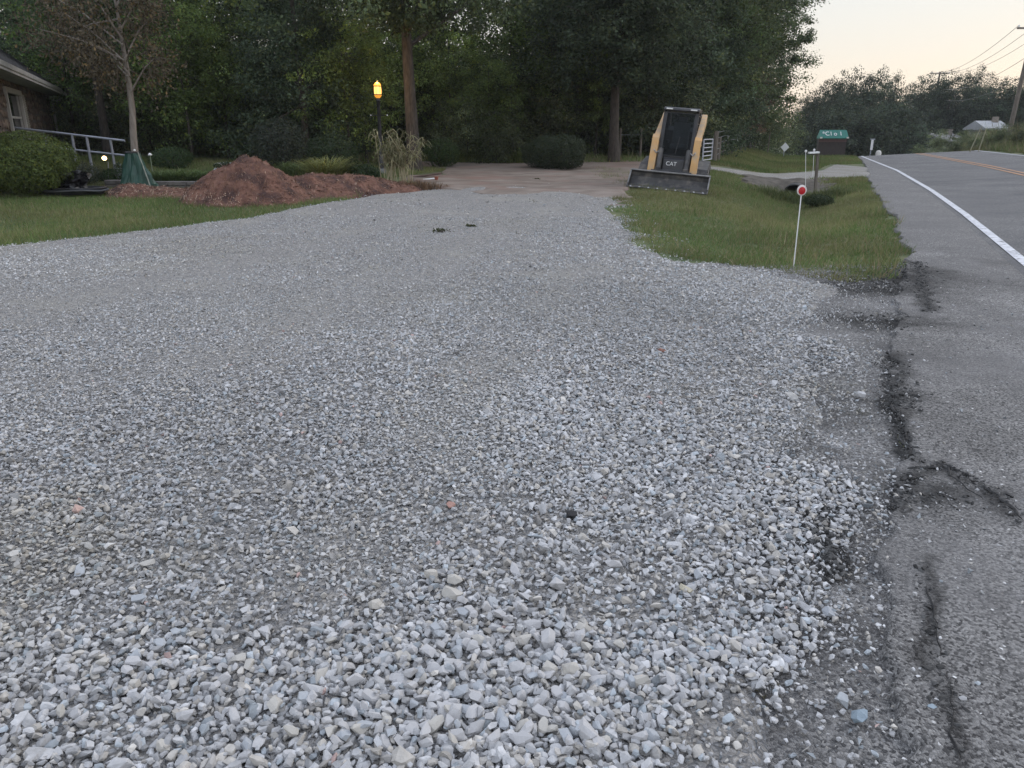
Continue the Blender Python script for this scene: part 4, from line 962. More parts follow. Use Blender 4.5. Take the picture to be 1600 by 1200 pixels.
def trunk_mesh(hgt, r0, lean, C, seed, limbs=10, m='bark', zlo=.25):
    rr = random.Random(seed); b = MB()
    pts = [Vector((lean * t * t * hgt + .06 * math.sin(5 * t + seed), .05 * math.sin(4 * t + 2 * seed), t * hgt - .15)) for t in [i / 9 for i in range(10)]]
    b.tube(pts, [r0 * (1.35 if i == 0 else 1.0) * (1 - .8 * i / 9) for i in range(10)], 9)
    cs = list(C); rr.shuffle(cs)
    for c in cs[:limbs]:
        c = Vector(c); t = max(zlo, min(.9, (c.z - .25 * (Vector((c.x, c.y, 0)).length)) / hgt * .92)); k = t * 9; i = int(k); s = pts[i].lerp(pts[min(i + 1, 9)], k - i)
        e = c; mid = s.lerp(e, .5) + Vector((0, 0, .12 * (e - s).length)); r1 = r0 * (1 - .8 * t) * .45
        b.tube([s, s.lerp(mid, .6), mid, e], [r1, r1 * .75, r1 * .55, r1 * .15], 6)
    o = b.build('trunk', M[m], None, smooth=True); return o
def make_tree(name, hgt, r0, cr, seed, base, n_cl, per, size, cl_r, lean=0.0, limbs=10, m='bark', mleaf='leaf', zlo=.25, **kw):
    root = empty(name)
    c, C, rad = crown('crown', cr, n_cl, per, size, base, seed, cl_r, mleaf, **kw); c.parent = root
    t = trunk_mesh(hgt, r0, lean, C, seed, limbs, m, zlo); t.parent = root
    return root
PROTO = {}
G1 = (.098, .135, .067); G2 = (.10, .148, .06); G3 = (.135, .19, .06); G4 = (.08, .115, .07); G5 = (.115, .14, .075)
PROTO['oak'] = make_tree('broadleaf_tree', 12, .26, ell(0, 8.0, 4.6, 5.6, .6, -.95), 11, G1, 330, 70, .16, .85)
PROTO['maple'] = make_tree('broadleaf_tree', 10, .17, ell(0, 6.2, 3.3, 5.6, .65, -1), 12, G2, 290, 70, .145, .75)
PROTO['dense'] = make_tree('dense_tree', 9.5, .16, cone(.5, 10.2, 3.1), 13, G4, 320, 80, .13, .62)
PROTO['young'] = make_tree('young_tree', 5.5, .06, ell(0, 3.2, 1.9, 3.0, .8, -1), 14, G3, 150, 80, .105, .5, limbs=14)
PROTO['shrub'] = make_tree('shrub', 2.2, .03, ell(0, 1.15, 1.35, 1.2, .8, -1), 15, G5, 100, 70, .085, .38, limbs=16)
PROTO['tall'] = make_tree('broadleaf_tree', 14.5, .28, ell(0, 8.6, 3.9, 8.6, .65, -1), 16, G1, 720, 110, .165, .85)
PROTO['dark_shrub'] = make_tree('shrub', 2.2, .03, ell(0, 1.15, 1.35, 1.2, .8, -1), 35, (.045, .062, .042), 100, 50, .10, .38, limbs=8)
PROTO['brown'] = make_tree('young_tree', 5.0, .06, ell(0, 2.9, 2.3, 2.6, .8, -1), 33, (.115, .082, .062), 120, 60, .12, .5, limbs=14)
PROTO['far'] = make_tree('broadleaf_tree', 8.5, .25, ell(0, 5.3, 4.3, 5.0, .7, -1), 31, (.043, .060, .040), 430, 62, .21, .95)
USED = set()
def plant(kind, px, Y, s, label, cat='tree', group=None, rz=None, sz=None, dz=0.0, name=None):
    src = PROTO[kind]
    o = src if kind not in USED else copy_tree(src)
    USED.add(kind)
    p = at(px, Y); o.location = (p[0], p[1], p[2] - .08 + dz); rz = random.uniform(0, 6.28) if rz is None else rz
    o.rotation_euler = (0, 0, rz); sz = s if sz is None else sz; o.scale = (s, s, sz)
    for k in ('label', 'category', 'group'):
        if k in o: del o[k]
    tag(o, label, cat, group); return o
small_garden()
# big trunk beside the lamp, with a real visible bole
def front(f, zb_):
    # low boughs that hang in front of the bole
    def g(n):
        C = f(n); k = 120; E = np.stack([.25 + rng.normal(0, .75, k), -.95 + rng.normal(0, .4, k), zb_ + .35 + rng.uniform(0, 4.2, k)], 1); return np.concatenate([C, E])
    return g
def bole_tree(px, Y, r0, hgt, zb_, label, seed, rx, rz, base=G1, lean=0.0, n_cl=230):
    zc = zb_ + .5 * rz
    r = make_tree('broadleaf_tree', hgt, r0, front(ell(0, zc, rx, rz, .7, -.5), zb_), seed, base, n_cl, 80, .135, .62, lean=lean, limbs=14, zlo=.34)
    p = at(px, Y); r.location = (p[0], p[1], p[2] - .05); tag(r, label, 'tree'); return r
bole_tree(646, 26.5, .235, 11, 4.0, 'tall tree with thick bare brown trunk right behind the lamp post', 21, 4.3, 5.2, n_cl=330)
bole_tree(959, 31.5, .21, 10.5, 2.6, 'dark tree with pale grey trunk between round bush and loader', 22, 3.9, 5.2, base=G4, n_cl=380)
bole_tree(172, 29.0, .16, 10.5, 3.2, 'dark thin-trunked tree standing just right of the house corner', 23, 3.6, 5.0, n_cl=170)
# front rank, distinct ones
plant('young', 800, 34.5, 1.05, 'light yellow-green young tree left of and above the round bush')
plant('young', 546, 28.0, .88, 'yellowish green young tree warmed by the lamp, close on its left')
plant('young', 575, 30.5, .95, 'small yellow-green tree lit by the lamp, left behind it')
plant('young', 300, 27.5, .92, 'light green young tree behind the retaining wall bed')
plant('young', 705, 33.0, .90, 'fresh green sapling right of the thick bare trunk')
plant('young', 255, 31.0, 1.25, 'tall loose green young tree just right of the dead sapling')
plant('young', 120, 30.5, 1.2, 'loose green young tree in the gap between house and dead sapling')
plant('young', 358, 30.0, 1.05, 'bright green young tree above the left slope of the mulch heap')
plant('young', 612, 34.0, 1.15, 'yellow-green tree glowing just behind the lamp post')
plant('young', 765, 31.8, .70, 'low light green bushy tree behind the yellow-green grass border')
plant('young', 850, 38.0, .95, 'light green tree peeping over the round bush')
plant('young', 930, 34.5, .85, 'small green tree between round bush and pale grey trunk')
plant('dense', 478, 28.5, .92, 'dark dense cone-shaped tree left of the lamp post')
plant('dense', 395, 32.0, .95, 'dark dense tree rising behind the mulch heap')
plant('dense', 1010, 36.0, 1.05, 'dark dense tree directly behind the loader cab')
plant('dense', 1098, 38.5, 1.0, 'dark bushy tree behind the loader right arm and gate')
plant('maple', 905, 36.5, .95, 'tall dark leafy tree rising behind the round bush')
plant('maple', 872, 41.0, 1.0, 'tall leafy tree with sky showing beside it, behind the round bush')
plant('maple', 1060, 43.0, 1.15, 'tall dark leafy tree above the loader roof')
plant('tall', 1118, 49.0, .88, 'tall full tree second from the end of the wood beside the sky')
plant('tall', 1168, 54.0, .84, 'tall full tree at the right end of the wood against the sky')
plant('tall', 1095, 58.0, 1.0, 'tall tree half hidden behind the end of the wood')
plant('brown', 1138, 48.0, 1.0, 'reddish brown low tree behind the fence posts')
plant('shrub', 1212, 62.0, 1.5, 'dark rounded bush behind the pale diamond sign', 'bush')
plant('shrub', 1190, 58.0, 1.6, 'low green bush at the far end of the fence line', 'bush')
# the wood behind, nothing in the photograph tells these apart
kk = ['oak', 'maple', 'dense', 'maple', 'oak', 'young', 'dense']
n_ = 0
for row, (Y, step, off) in enumerate(((38, 95, 10), (45, 110, 50))):
    px = -190 + off
    while px < (1090, 1130, 1150)[row]:
        k = random.choice(kk)
        if any(a_ < px < b_ for a_, b_ in ((385, 445), (555, 615), (690, 850))) and k in ('oak', 'maple'): k = 'young'
        if any(a_ < px < b_ for a_, b_ in ((395, 430), (550, 615), (690, 840))): px += step * .5; continue
        plant(k, px + random.uniform(-18, 18), Y + random.uniform(-2.0, 2.0), random.uniform(.9, 1.2) * (1.6 if k == 'young' else 1), 'dark green tree standing deep in the wood behind the garden', 'tree', 'trees of the dense wood', sz=random.uniform(1.0, 1.25) * (1.6 if k == 'young' else 1)); n_ += 1
        px += step * random.uniform(.85, 1.15)
for row, (Y, step, s) in enumerate(((31.5, 62, 1.0), (35.5, 55, 1.3), (47, 50, 2.0), (56, 48, 2.6))):
    px = -120
    while px < (790, 1090, 1140, 1150)[row]:
        if not (row == 0 and 590 < px < 700):
            plant('shrub', px + random.uniform(-14, 14), Y + random.uniform(-1, 1), s * random.uniform(.8, 1.25), 'leafy understorey shrub growing low beneath the trees of the wood', 'shrub', 'understorey shrubs of the wood')
        px += step * random.uniform(.8, 1.2)
# far side: trees beyond the crest and over the road
far = [(1288, 92, .70, 'far', 118), (1322, 96, .85, 'far', 102), (1362, 98, .66, 'far', 101), (1405, 112, .8, 'far', 146), (1438, 104, .78, 'far', 112), (1472, 100, .70, 'far', 106), (1510, 108, .58, 'far', 99), (1550, 98, .85, 'far', 124), (1587, 94, .8, 'far', 107), (1634, 92, .9, 'far', 104), (1262, 84, .5, 'far', 140)]
lab = ['broad dark tree left of the teal-topped sign', 'tall rounded tree above the teal-topped sign', 'tall tree just right of the teal-topped sign', 'lower tree in the dip of the far treeline', 'tree behind the slim far utility pole', 'tall tree with open crown right of the far utility pole', 'slim-topped tree above the pale-roofed house', 'dark tree left of the near utility pole', 'dark tree behind the near utility pole', 'dark tree at the right edge beyond the utility pole', 'hazy tree just right of the tall wood']
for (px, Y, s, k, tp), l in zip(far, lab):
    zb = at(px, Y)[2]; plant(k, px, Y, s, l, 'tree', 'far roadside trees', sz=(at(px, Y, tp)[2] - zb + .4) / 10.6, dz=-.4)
for k in range(16):
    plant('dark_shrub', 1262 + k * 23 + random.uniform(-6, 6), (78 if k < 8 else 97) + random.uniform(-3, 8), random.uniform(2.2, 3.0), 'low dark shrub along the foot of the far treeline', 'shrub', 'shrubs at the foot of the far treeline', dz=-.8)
for px, Y, s in ((1432, 66, .45), (1492, 62, .55), (1522, 60, .6), (1545, 57, .6), (1562, 55, .7), (1592, 50, .7), (1505, 70, .6)):
    plant('shrub', px, Y, s, 'scrubby weed bush on the grassy bank across the road', 'bush', 'weed bushes on the far bank')
o = plant('shrub', 1464, 67.0, .92, 'bright green rounded bush on the bank across the road', 'bush')
for k, src in PROTO.items():
    if k not in USED: print('UNUSED', k)

# ------------------------------------------------------------------ dead-leaved sapling in the watering bag
def dead_sapling():
    Y = bag_p[1]; r = empty('dead_sapling', tuple(bag_p), 0, 'leaning sapling with drooping brown leaves rising from the green bag', 'tree'); o = Vector(bag_p)
    pts = [Vector(at(px, Y + .05 * i, py)) - o for i, (px, py) in enumerate([(212, 300), (211, 240), (208, 205), (207, 175), (203, 140), (196, 95), (187, 40), (180, 0), (172, -50), (168, -100)])]
    b = MB(); b.tube(pts, [.10, .085, .08, .075, .07, .055, .04, .032, .024, .01], 9)
    ends = []
    rr = random.Random(3)
    for i, (px, py, ex, ey, dy) in enumerate([(204, 145, 250, 82, 0), (199, 112, 150, 70, -.4), (196, 98, 100, 20, .3), (195, 92, 240, 20, .5), (190, 60, 130, -20, -.5), (188, 48, 235, -20, -.2), (186, 30, 100, 60, .6), (200, 120, 170, 100, .8), (182, 8, 150, -60, .2), (182, 10, 220, -70, .4), (196, 95, 60, 45, -.2), (192, 70, 75, -10, .7)]):
        a = Vector(at(px, Y, py)) - o; e = Vector(at(ex, Y + dy, ey)) - o; m_ = a.lerp(e, .5) + Vector((0, 0, .1))
        b.tube([a, m_, e], [.026, .018, .006], 6); ends += [a.lerp(e, t) + Vector((rr.gauss(0, .12), rr.gauss(0, .2), rr.gauss(0, .1))) for t in (.45, .6, .75, .88, 1.0, 1.08)]
    b.build('trunk', M['bark_pale'], r, smooth=True)
    C = np.array([tuple(e) for e in ends]); per = 95; n = len(C) * per
    P = np.repeat(C, per, 0) + rng.normal(0, 1, (n, 3)) * np.array([[.2, .2, .24]]) - np.array([[0, 0, .14]])
    cols = leaf_cols(n, (.105, .088, .06), .35)
    nr = rng.normal(0, 1, (n, 3)) * np.array([[1, 1, .25]])
    V, Fc, Cc = leaf_quads(P, nr, .085, cols, .6)
    mesh_np('dead_leaves', V, Fc, M['leaf_still'], r, col=Cc)
dead_sapling()

# ------------------------------------------------------------------ shrubs and garden plants
def bush(name, px, py, wpx, hpx, label, n, size, base, cat='bush', square=2.0, shell=.35, sy=1.0, flowers=None, Y=None):
    p = ground_hit(px, py) if Y is None else at(px, Y); k = (p[1] * CT + .5) / F; rx = wpx * k / 2; rz = hpx * k / 2
    r = empty(name, tuple(p), 0, label, cat)
    leafball('foliage', rx, rz, n, size, base, r, (0, 0, rz * .97), sy=rx * sy, shell=shell, square=square, flowers=flowers)
    b = MB()
    for i in range(7):
        a = i * .9; b.tube([(.05 * math.cos(a), .05 * math.sin(a), -.05), (rx * .35 * math.cos(a), rx * .35 * sy * math.sin(a), rz), (rx * .6 * math.cos(a), rx * .6 * sy * math.sin(a), rz * 1.6)], [.025, .018, .006], 5)
    b.build('stem', M['bark'], r); return r
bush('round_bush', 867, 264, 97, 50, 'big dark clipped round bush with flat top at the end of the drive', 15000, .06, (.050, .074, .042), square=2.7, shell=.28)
bush('boxwood', 38, 304, 172, 94, 'large rounded green bush at the left below the handrail', 24000, .055, (0.115, 0.165, 0.052), shell=.4, sy=.8)
bush('boxwood', 20, 306, 90, 36, 'low bright green leafy plant at the foot of the large left bush', 4000, .06, (0.068, 0.128, 0.039), Y=18.4)
bush('low_shrub', 125, 292, 80, 34, 'low grey-green feathery plant behind the black tub', 3500, .045, (0.112, 0.135, 0.098), Y=20.3, sy=.6)
bush('low_shrub', 190, 292, 60, 26, 'low dark green groundcover plant left of the watering bag', 2200, .05, (0.045, 0.075, 0.033), Y=20.6)
bush('low_shrub', 270, 262, 66, 34, 'dark green rounded shrub behind the lily grass bed', 3200, .06, (0.048, 0.078, 0.033), Y=24.0)
bush('low_shrub', 440, 275, 90, 80, 'large greyish loose shrub behind the top of the mulch heap', 5000, .07, (0.057, 0.069, 0.054), Y=24.0, shell=.6)
bush('low_shrub', 520, 262, 90, 58, 'broad dark shrub behind the yellow-green grass mound', 4500, .07, (0.039, 0.063, 0.033), Y=25.0, shell=.55)
bush('low_shrub', 566, 285, 62, 30, 'dark green low shrub at the left foot of the lamp post', 3600, .06, (0.033, 0.060, 0.027), Y=21.6)
bush('low_shrub', 690, 262, 60, 44, 'green leafy shrub right of the thick trunk', 3400, .07, (0.054, 0.093, 0.036), Y=28.5, shell=.5)
bush('red_flower', 500, 262, 16, 22, 'small dull red flowering plant beside the grass mound', 260, .06, (0.240, 0.033, 0.033), 'flower', Y=22.5, shell=.8)
bush('low_shrub', 1278, 316, 44, 18, 'dark weedy clump in the ditch below the wooden post', 2600, .055, (0.033, 0.051, 0.024), Y=21.3, sy=1.3)
def tuft(name, pts, label, cat, base, n, h, wd, lean=.6, spread=None, arch=False, group=None, m='blade'):
    """ornamental grass: arching blades of three segments each"""
    p = pts; r = empty(name, tuple(p), 0, label, cat, group)
    sx, sy = spread
    x = np.clip(rng.normal(0, sx, n), -2.2 * sx, 2.2 * sx); y = np.clip(rng.normal(0, sy, n), -2.2 * sy, 2.2 * sy); a = (np.arctan2(y, x) + rng.normal(0, .9, n)) if arch else rng.uniform(0, 6.28, n); H_ = h * rng.uniform(.6, 1.15, n) * (1 - .5 * np.clip(((x / sx) ** 2 + (y / sy) ** 2) / 4.8, 0, 1)); L = H_ * np.abs(rng.normal(lean, .25, n))
    z0 = zt(p[0] + x, p[1] + y) - p[2] - .03
    V = np.zeros((n, 7, 3)); px_ = -np.sin(a); py_ = np.cos(a)
    for i, (t, w_) in enumerate(((0, 1), (.45, .9), (.8, .6), (1, 0))):
        cx = x + np.cos(a) * L * t * t; cy = y + np.sin(a) * L * t * t; cz = z0 + H_ * (t - (.45 * t ** 3 if arch else .1 * t * t))
        if i < 3:
            V[:, 2 * i] = np.stack([cx - px_ * wd / 2 * w_, cy - py_ * wd / 2 * w_, cz], 1); V[:, 2 * i + 1] = np.stack([cx + px_ * wd / 2 * w_, cy + py_ * wd / 2 * w_, cz], 1)
        else: V[:, 6] = np.stack([cx, cy, cz], 1)
    b = (np.arange(n) * 7)[:, None]
    T = np.concatenate([b + np.array([[0, 1, 3]]), b + np.array([[0, 3, 2]]), b + np.array([[2, 3, 5]]), b + np.array([[2, 5, 4]]), b + np.array([[4, 5, 6]])])
    mesh_np('blades', V.reshape(-1, 3), T, M[m], r, col=np.repeat(leaf_cols(n, base), 7, 0)); return r
tuft('grass_mound', at(512, 21.3), 'arching yellow-green ornamental grass mound behind the mulch bed', 'ornamental grass', (.21, .225, .085), 1100, 1.25, .018, .7, (.22, .2), True)
tuft('grass_mound', at(462, 22.6), 'smaller dull green grass tuft left of the yellow-green mound', 'ornamental grass', (.10, .14, .055), 700, .75, .015, .7, (.25, .2), True)
for i, px in enumerate((250, 272, 294, 316, 338)):
    tuft('lily_grass', at(px, wallY + .75), 'lily grass clump in the raised bed above the concrete block wall', 'ornamental grass', (.10, .15, .055), 800, .72, .014, .6, (.17, .16), True, 'lily grass row above the block wall')
for i, px in enumerate((700, 722, 746, 770, 795, 815)):
    tuft('tall_grass', at(px, 31.0), 'yellow-green grass clump bordering the back of the dirt drive', 'ornamental grass', (.14, .175, .06), 520, .85, .022, .5, (.30, .2), True, 'grass clumps behind the dirt drive')
for i, px in enumerate((1212, 1238, 1262, 1290)):
    tuft('ditch_grass', at(px, 23.6 - .3 * i), 'tall dull green weeds in the ditch near the culvert', 'weed', (.095, .12, .048), 650, .42, .014, .6, (.35, .3), False, 'weeds in the ditch')
def reeds():
    p = at(628, 20.8); r = empty('reed_clump', tuple(p), 0, 'tall pale reed clump with arching leafy canes beside the lamp post', 'reeds')
    rr = random.Random(8); b = MB(); LV = []; LN = []; 
    sp = [(-.52, 0, -.74, 1.50)] + [(rr.gauss(0, .22) - .1, rr.gauss(0, .15), rr.uniform(-.75, .75), rr.uniform(.8, 1.45)) for _ in range(34)] + [(.2, 0, .62, 1.25), (.25, 0, .75, 1.15)]
    Vb = []; Fb = []; Cb = []
    for i, (x, y, ex, h) in enumerate(sp):
        e = Vector((ex * .75 + x * .3, y + rr.gauss(0, .15), h)); s = Vector((x, y, float(zt(p[0] + x, p[1] + y)) - p[2] - .03)); mid = Vector((x + (e.x - x) * .25, y, h * .6))
        if i == 0: e = Vector((-.66, 0, 1.42)); mid = Vector((-.58, 0, .7))
        b.tube([s, mid, e], [.014 if i < 12 else .009, .009, .004], 5)
        for k in range(12):      # long drooping leaves along the cane
            t = rr.uniform(.45, 1.0); c = s.lerp(mid, t * 2) if t < .5 else mid.lerp(e, t * 2 - 1); a = rr.uniform(0, 6.28); L = rr.uniform(.18, .38); w_ = rr.uniform(.010, .020)
            d = Vector((math.cos(a), math.sin(a) * .8, 0)); sd = Vector((-d.y, d.x, 0)) * w_
            p1 = c + d * L * .45 + Vector((0, 0, L * .28)); p2 = c + d * L * .8 + Vector((0, 0, L * .08)); p3 = c + d * L + Vector((0, 0, -L * rr.uniform(.1, .5)))
            q = len(Vb); Vb += [c - sd * .6, c + sd * .6, p1 - sd, p1 + sd, p2 - sd * .8, p2 + sd * .8, p3]; Fb += [(q, q + 1, q + 3), (q, q + 3, q + 2), (q + 2, q + 3, q + 5), (q + 2, q + 5, q + 4), (q + 4, q + 5, q + 6)]
            g = rr.uniform(.7, 1.25); Cb += [(g * .20, g * .20, g * .105)] * 7 if rr.random() < .7 else [(g * .30, g * .27, g * .16)] * 7
    b.build('canes', mat('cane', (.32, .29, .18), (.40, .36, .24), rough=.7), r)
    mesh_np('leaves', [tuple(v) for v in Vb], Fb, M['blade'], r, col=np.array(Cb))
    tuft('dry_grass', at(645, 20.2), 'short dry brown grass at the foot of the reeds', 'ornamental grass', (.15, .10, .065), 900, .30, .012, .5, (.42, .16), False)
reeds()
def garden_oddments():
    Y = 23.6
    p = at(672, Y); b = MB(); b.M = Matrix.Translation(tuple(p)) @ Matrix.Rotation(R(12), 4, 'Z')
    b.bar((-.5, 0, .03), (.35, .1, .13), .20, .05); tag(b.build('board', mat('brown_plank', (.07, .045, .038), (.12, .08, .065), rough=.9, scale=4), bevel=.008), 'dark weathered board lying beside the reeds', 'board')
    p = at(672, 22.8); b = MB(); b.M = Matrix.Translation(tuple(p)); b.tube([(-.2, 0, .02), (.13, .04, .05)], .022, 8); tag(b.build('pipe', M['white_plain'], smooth=True), 'short white plastic pipe lying in the grass by the reeds', 'pipe')
    p = at(682, 22.6); r = empty('clay_pot', tuple(p), 0, 'small orange clay pot standing in the grass by the reeds', 'pot')
    b = MB(); b.lathe([(.04, -.02), (.055, .10), (.062, .10), (.062, .125), (.05, .125), (.045, .1)], (0, 0, 0), 12); b.build('pot', mat('clay', (.26, .085, .05), (.32, .11, .07)), r, smooth=True)
    b = MB(); b.lathe([(.07, -.02), (.075, .0), (.06, .005)], (0, 0, 0), 12); b.build('saucer', mat('clay2', (.22, .08, .05), (.28, .1, .06)), r, smooth=True)
    # stray dirt clods with weeds, and asphalt lumps on the gravel
    for px, py, s, l in ((690, 364, .09, 'small dark clod of weeds on the gravel, left of a pair'), (736, 356, .07, 'small dark clod of weeds on the gravel, right of a pair'), (838, 282, .08, 'tiny dark clod on the brown dirt')):
        p = ground_hit(px, py); r = empty('dirt_clod', tuple(p), 0, l, 'clod')
        V, Fc = hull(int(px), 24, (1.3, 1, .7), 1); mesh_np('clod', V * s + np.array([0, 0, s * .2]), Fc, M['bank_dirt'], r)
        V, Fc = [], []
        v, f, c = leaf_quads(rng.normal(0, s * .5, (90, 3)) * np.array([[1.3, 1, .35]]) + np.array([[0, 0, s * .4]]), rng.normal(0, 1, (90, 3)), .045, leaf_cols(90, (.05, .06, .025))); mesh_np('weeds', v, f, M['leaf_still'], r, col=c)
    lumps = [(893, 812, .055, (.028, .028, .03), 'black lump of asphalt on the pale gravel'), (862, 945, .035, (.03, .03, .032), 'small black asphalt bit among the front gravel'),
             (705, 795, .045, (.40, .24, .20), 'rusty pink stone in the middle of the gravel'), (1033, 552, .05, (.26, .14, .11), 'reddish brown stone on the gravel below the verge'),
             (1070, 927, .05, (.5, .46, .36), 'cream coloured stone near the edge of the loose gravel'), (1293, 963, .045, (.36, .38, .41), 'pale stone lying alone on the crumbled asphalt'),
             (1226, 1036, .04, (.42, .43, .46), 'grey stone alone on the bare ground right of the gravel'), (1314, 1104, .05, (.36, .38, .40), 'angular grey stone left of the dark crack'),
             (1340, 1128, .055, (.26, .32, .37), 'blue-grey flat stone beside the angular grey one'), (1455, 1112, .035, (.28, .34, .39), 'small blue-grey stone in the dark crack'),
             (1238, 625, .06, (.5, .49, .47), 'whitish stone at the right fringe of the gravel'), (1345, 622, .055, (.45, .45, .46), 'light stone on the dark asphalt fringe'),
             (585, 345, .05, (.2, .2, .2), 'dark stone far up the drive'), (1108, 1030, .055, (.25, .33, .39), 'large blue-grey stone at the edge of the loose gravel')]
    for i, (px, py, s, c, l) in enumerate(lumps):
        p = ground_hit(px, py); V, Fc = HI[i % len(HI)]
        o = mesh_np('asphalt_lump' if c[0] < .05 else 'stone', V * s, Fc, M['stone'], col=np.tile(c, (len(V), 1))); o.location = (p[0], p[1], p[2] + s * .42); o.rotation_euler = (random.uniform(-.3, .3), random.uniform(-.3, .3), random.uniform(0, 6)); tag(o, l, 'stone')
    for px, py, n, l in ((1190, 1075, 70, 'dry grass tuft at the right edge of the foreground gravel'), (1215, 770, 90, 'olive weed patch at the gravel fringe'), (1250, 668, 60, 'small weed tuft beside the pale scrape on the asphalt'), (1335, 640, 40, 'thin dry grass in the asphalt crack'), (1455, 490, 120, 'dark weed growing in the pavement crack below the verge')):
        tuft('weed_tuft', ground_hit(px, py), l, 'weed', (.13, .12, .06) if py > 700 else (.08, .085, .04), n, .055, .004, .9, (.05, .045), True)
    for px, py in ((1395, 289), (1398, 301), (1405, 313), (1452, 352), (1462, 375), (1440, 330)):
        tuft('weed_tuft', ground_hit(px, py), 'low grass tuft creeping out of a crack across the shoulder', 'weed', (.05, .06, .025), 120, .06, .012, .9, (.30, .05), True, 'tufts in the shoulder cracks')
garden_oddments()
# asphalt crack, broken lips and pale scrape on the apron
def decal_strip(name, m, pix, w0, w1, dz, par=None, seed=1):
    P = [ground_hit(*q) for q in pix]; L = []
    for i in range(len(P) - 1):
        n = max(2, int(np.linalg.norm(P[i + 1] - P[i]) / .012))
        for k in range(n): L.append(P[i] + (P[i + 1] - P[i]) * k / n)
    L = np.array(L + [P[-1]]); n = len(L); t = np.linspace(0, 1, n)
    d = np.gradient(L[:, :2], axis=0); d /= np.linalg.norm(d, axis=1, keepdims=True) + 1e-9; nr = np.stack([-d[:, 1], d[:, 0]], 1)
    wv = (w0 + (w1 - w0) * t) * (.25 + 1.5 * vnoise(t * n / 5, t * 0, 1, seed)) ; wv *= np.clip(np.minimum(t, 1 - t) * 12, .05, 1)
    wob = (vnoise(t * n / 9, t * 0, 1, seed + 9) - .5) * .035 + (vnoise(t * n / 3, t * 0, 1, seed + 19) - .5) * .014
    c = L[:, :2] + nr * wob[:, None]
    A = c + nr * wv[:, None] / 2; B = c - nr * wv[:, None] / 2
    V = []; 
    for q in (A, c, B): V.append(np.stack([q[:, 0], q[:, 1], zt(q[:, 0], q[:, 1]) + dz], 1))
    V[1][:, 2] += .004
    V = np.concatenate(V); a = np.arange(n - 1)
    Fc = np.concatenate([np.stack([a, a + 1, a + 1 + n, a + n], 1), np.stack([a + n, a + n + 1, a + 2 * n + 1, a + 2 * n], 1)])
    o = mesh_np(name, V, Fc, m, par); return o
dust = mat('dust', (.36, .35, .345), (.46, .45, .44), rough=.95, scale=20)
ap = bpy.data.objects['road_apron']; sh = bpy.data.objects['road_shoulder']
XX, WW = [], []
for L, w_ in CRL:
    n = int(len(L) * 14 * min(1.6, w_ / .05)); i = rng.integers(0, len(L), n); XX.append(L[i] + rng.normal(0, w_ * .55, (n, 2)))
XX = np.concatenate(XX); s_ = np.clip(.013 * np.exp(rng.normal(0, .5, len(XX))), .004, .035)
v, f, c = stones_mesh(np.stack([XX[:, 0], XX[:, 1], zt(XX[:, 0], XX[:, 1]) + .012 + s_ * .1], 1), s_, LO, .4, np.repeat(rng.uniform(.02, .09, (len(XX), 1)), 3, 1))
tag(mesh_np('asphalt_crumbs', v, f, M['stone'], col=c), 'black asphalt crumbs along the broken road edge', kind='stuff')
for i, (pix, a_) in enumerate([([(1245, 648), (1275, 672), (1302, 694)], .035), ([(1325, 722), (1352, 742)], .03), ([(1300, 915), (1325, 938)], .02)]):
    pass
tar = mat('tar', (.012, .012, .013), (.035, .035, .036), rough=.9, scale=30)
for i, (pix, a_, b_) in enumerate([([(1438, 418), (1444, 455), (1452, 488)], .03, .02), ([(1392, 628), (1412, 690), (1424, 722)], .012, .008), ([(1447, 925), (1452, 960), (1462, 1040)], .006, .007), ([(1470, 1080), (1478, 1120), (1490, 1200)], .007, .006), ([(1430, 738), (1475, 732), (1515, 752)], .014, .01), ([(1535, 768), (1560, 782), (1597, 822)], .014, .012), ([(1475, 732), (1490, 760), (1530, 790)], .008, .004)]):
    decal_strip('crack', tar, pix, a_, b_, .0235, sh, 30 + i)

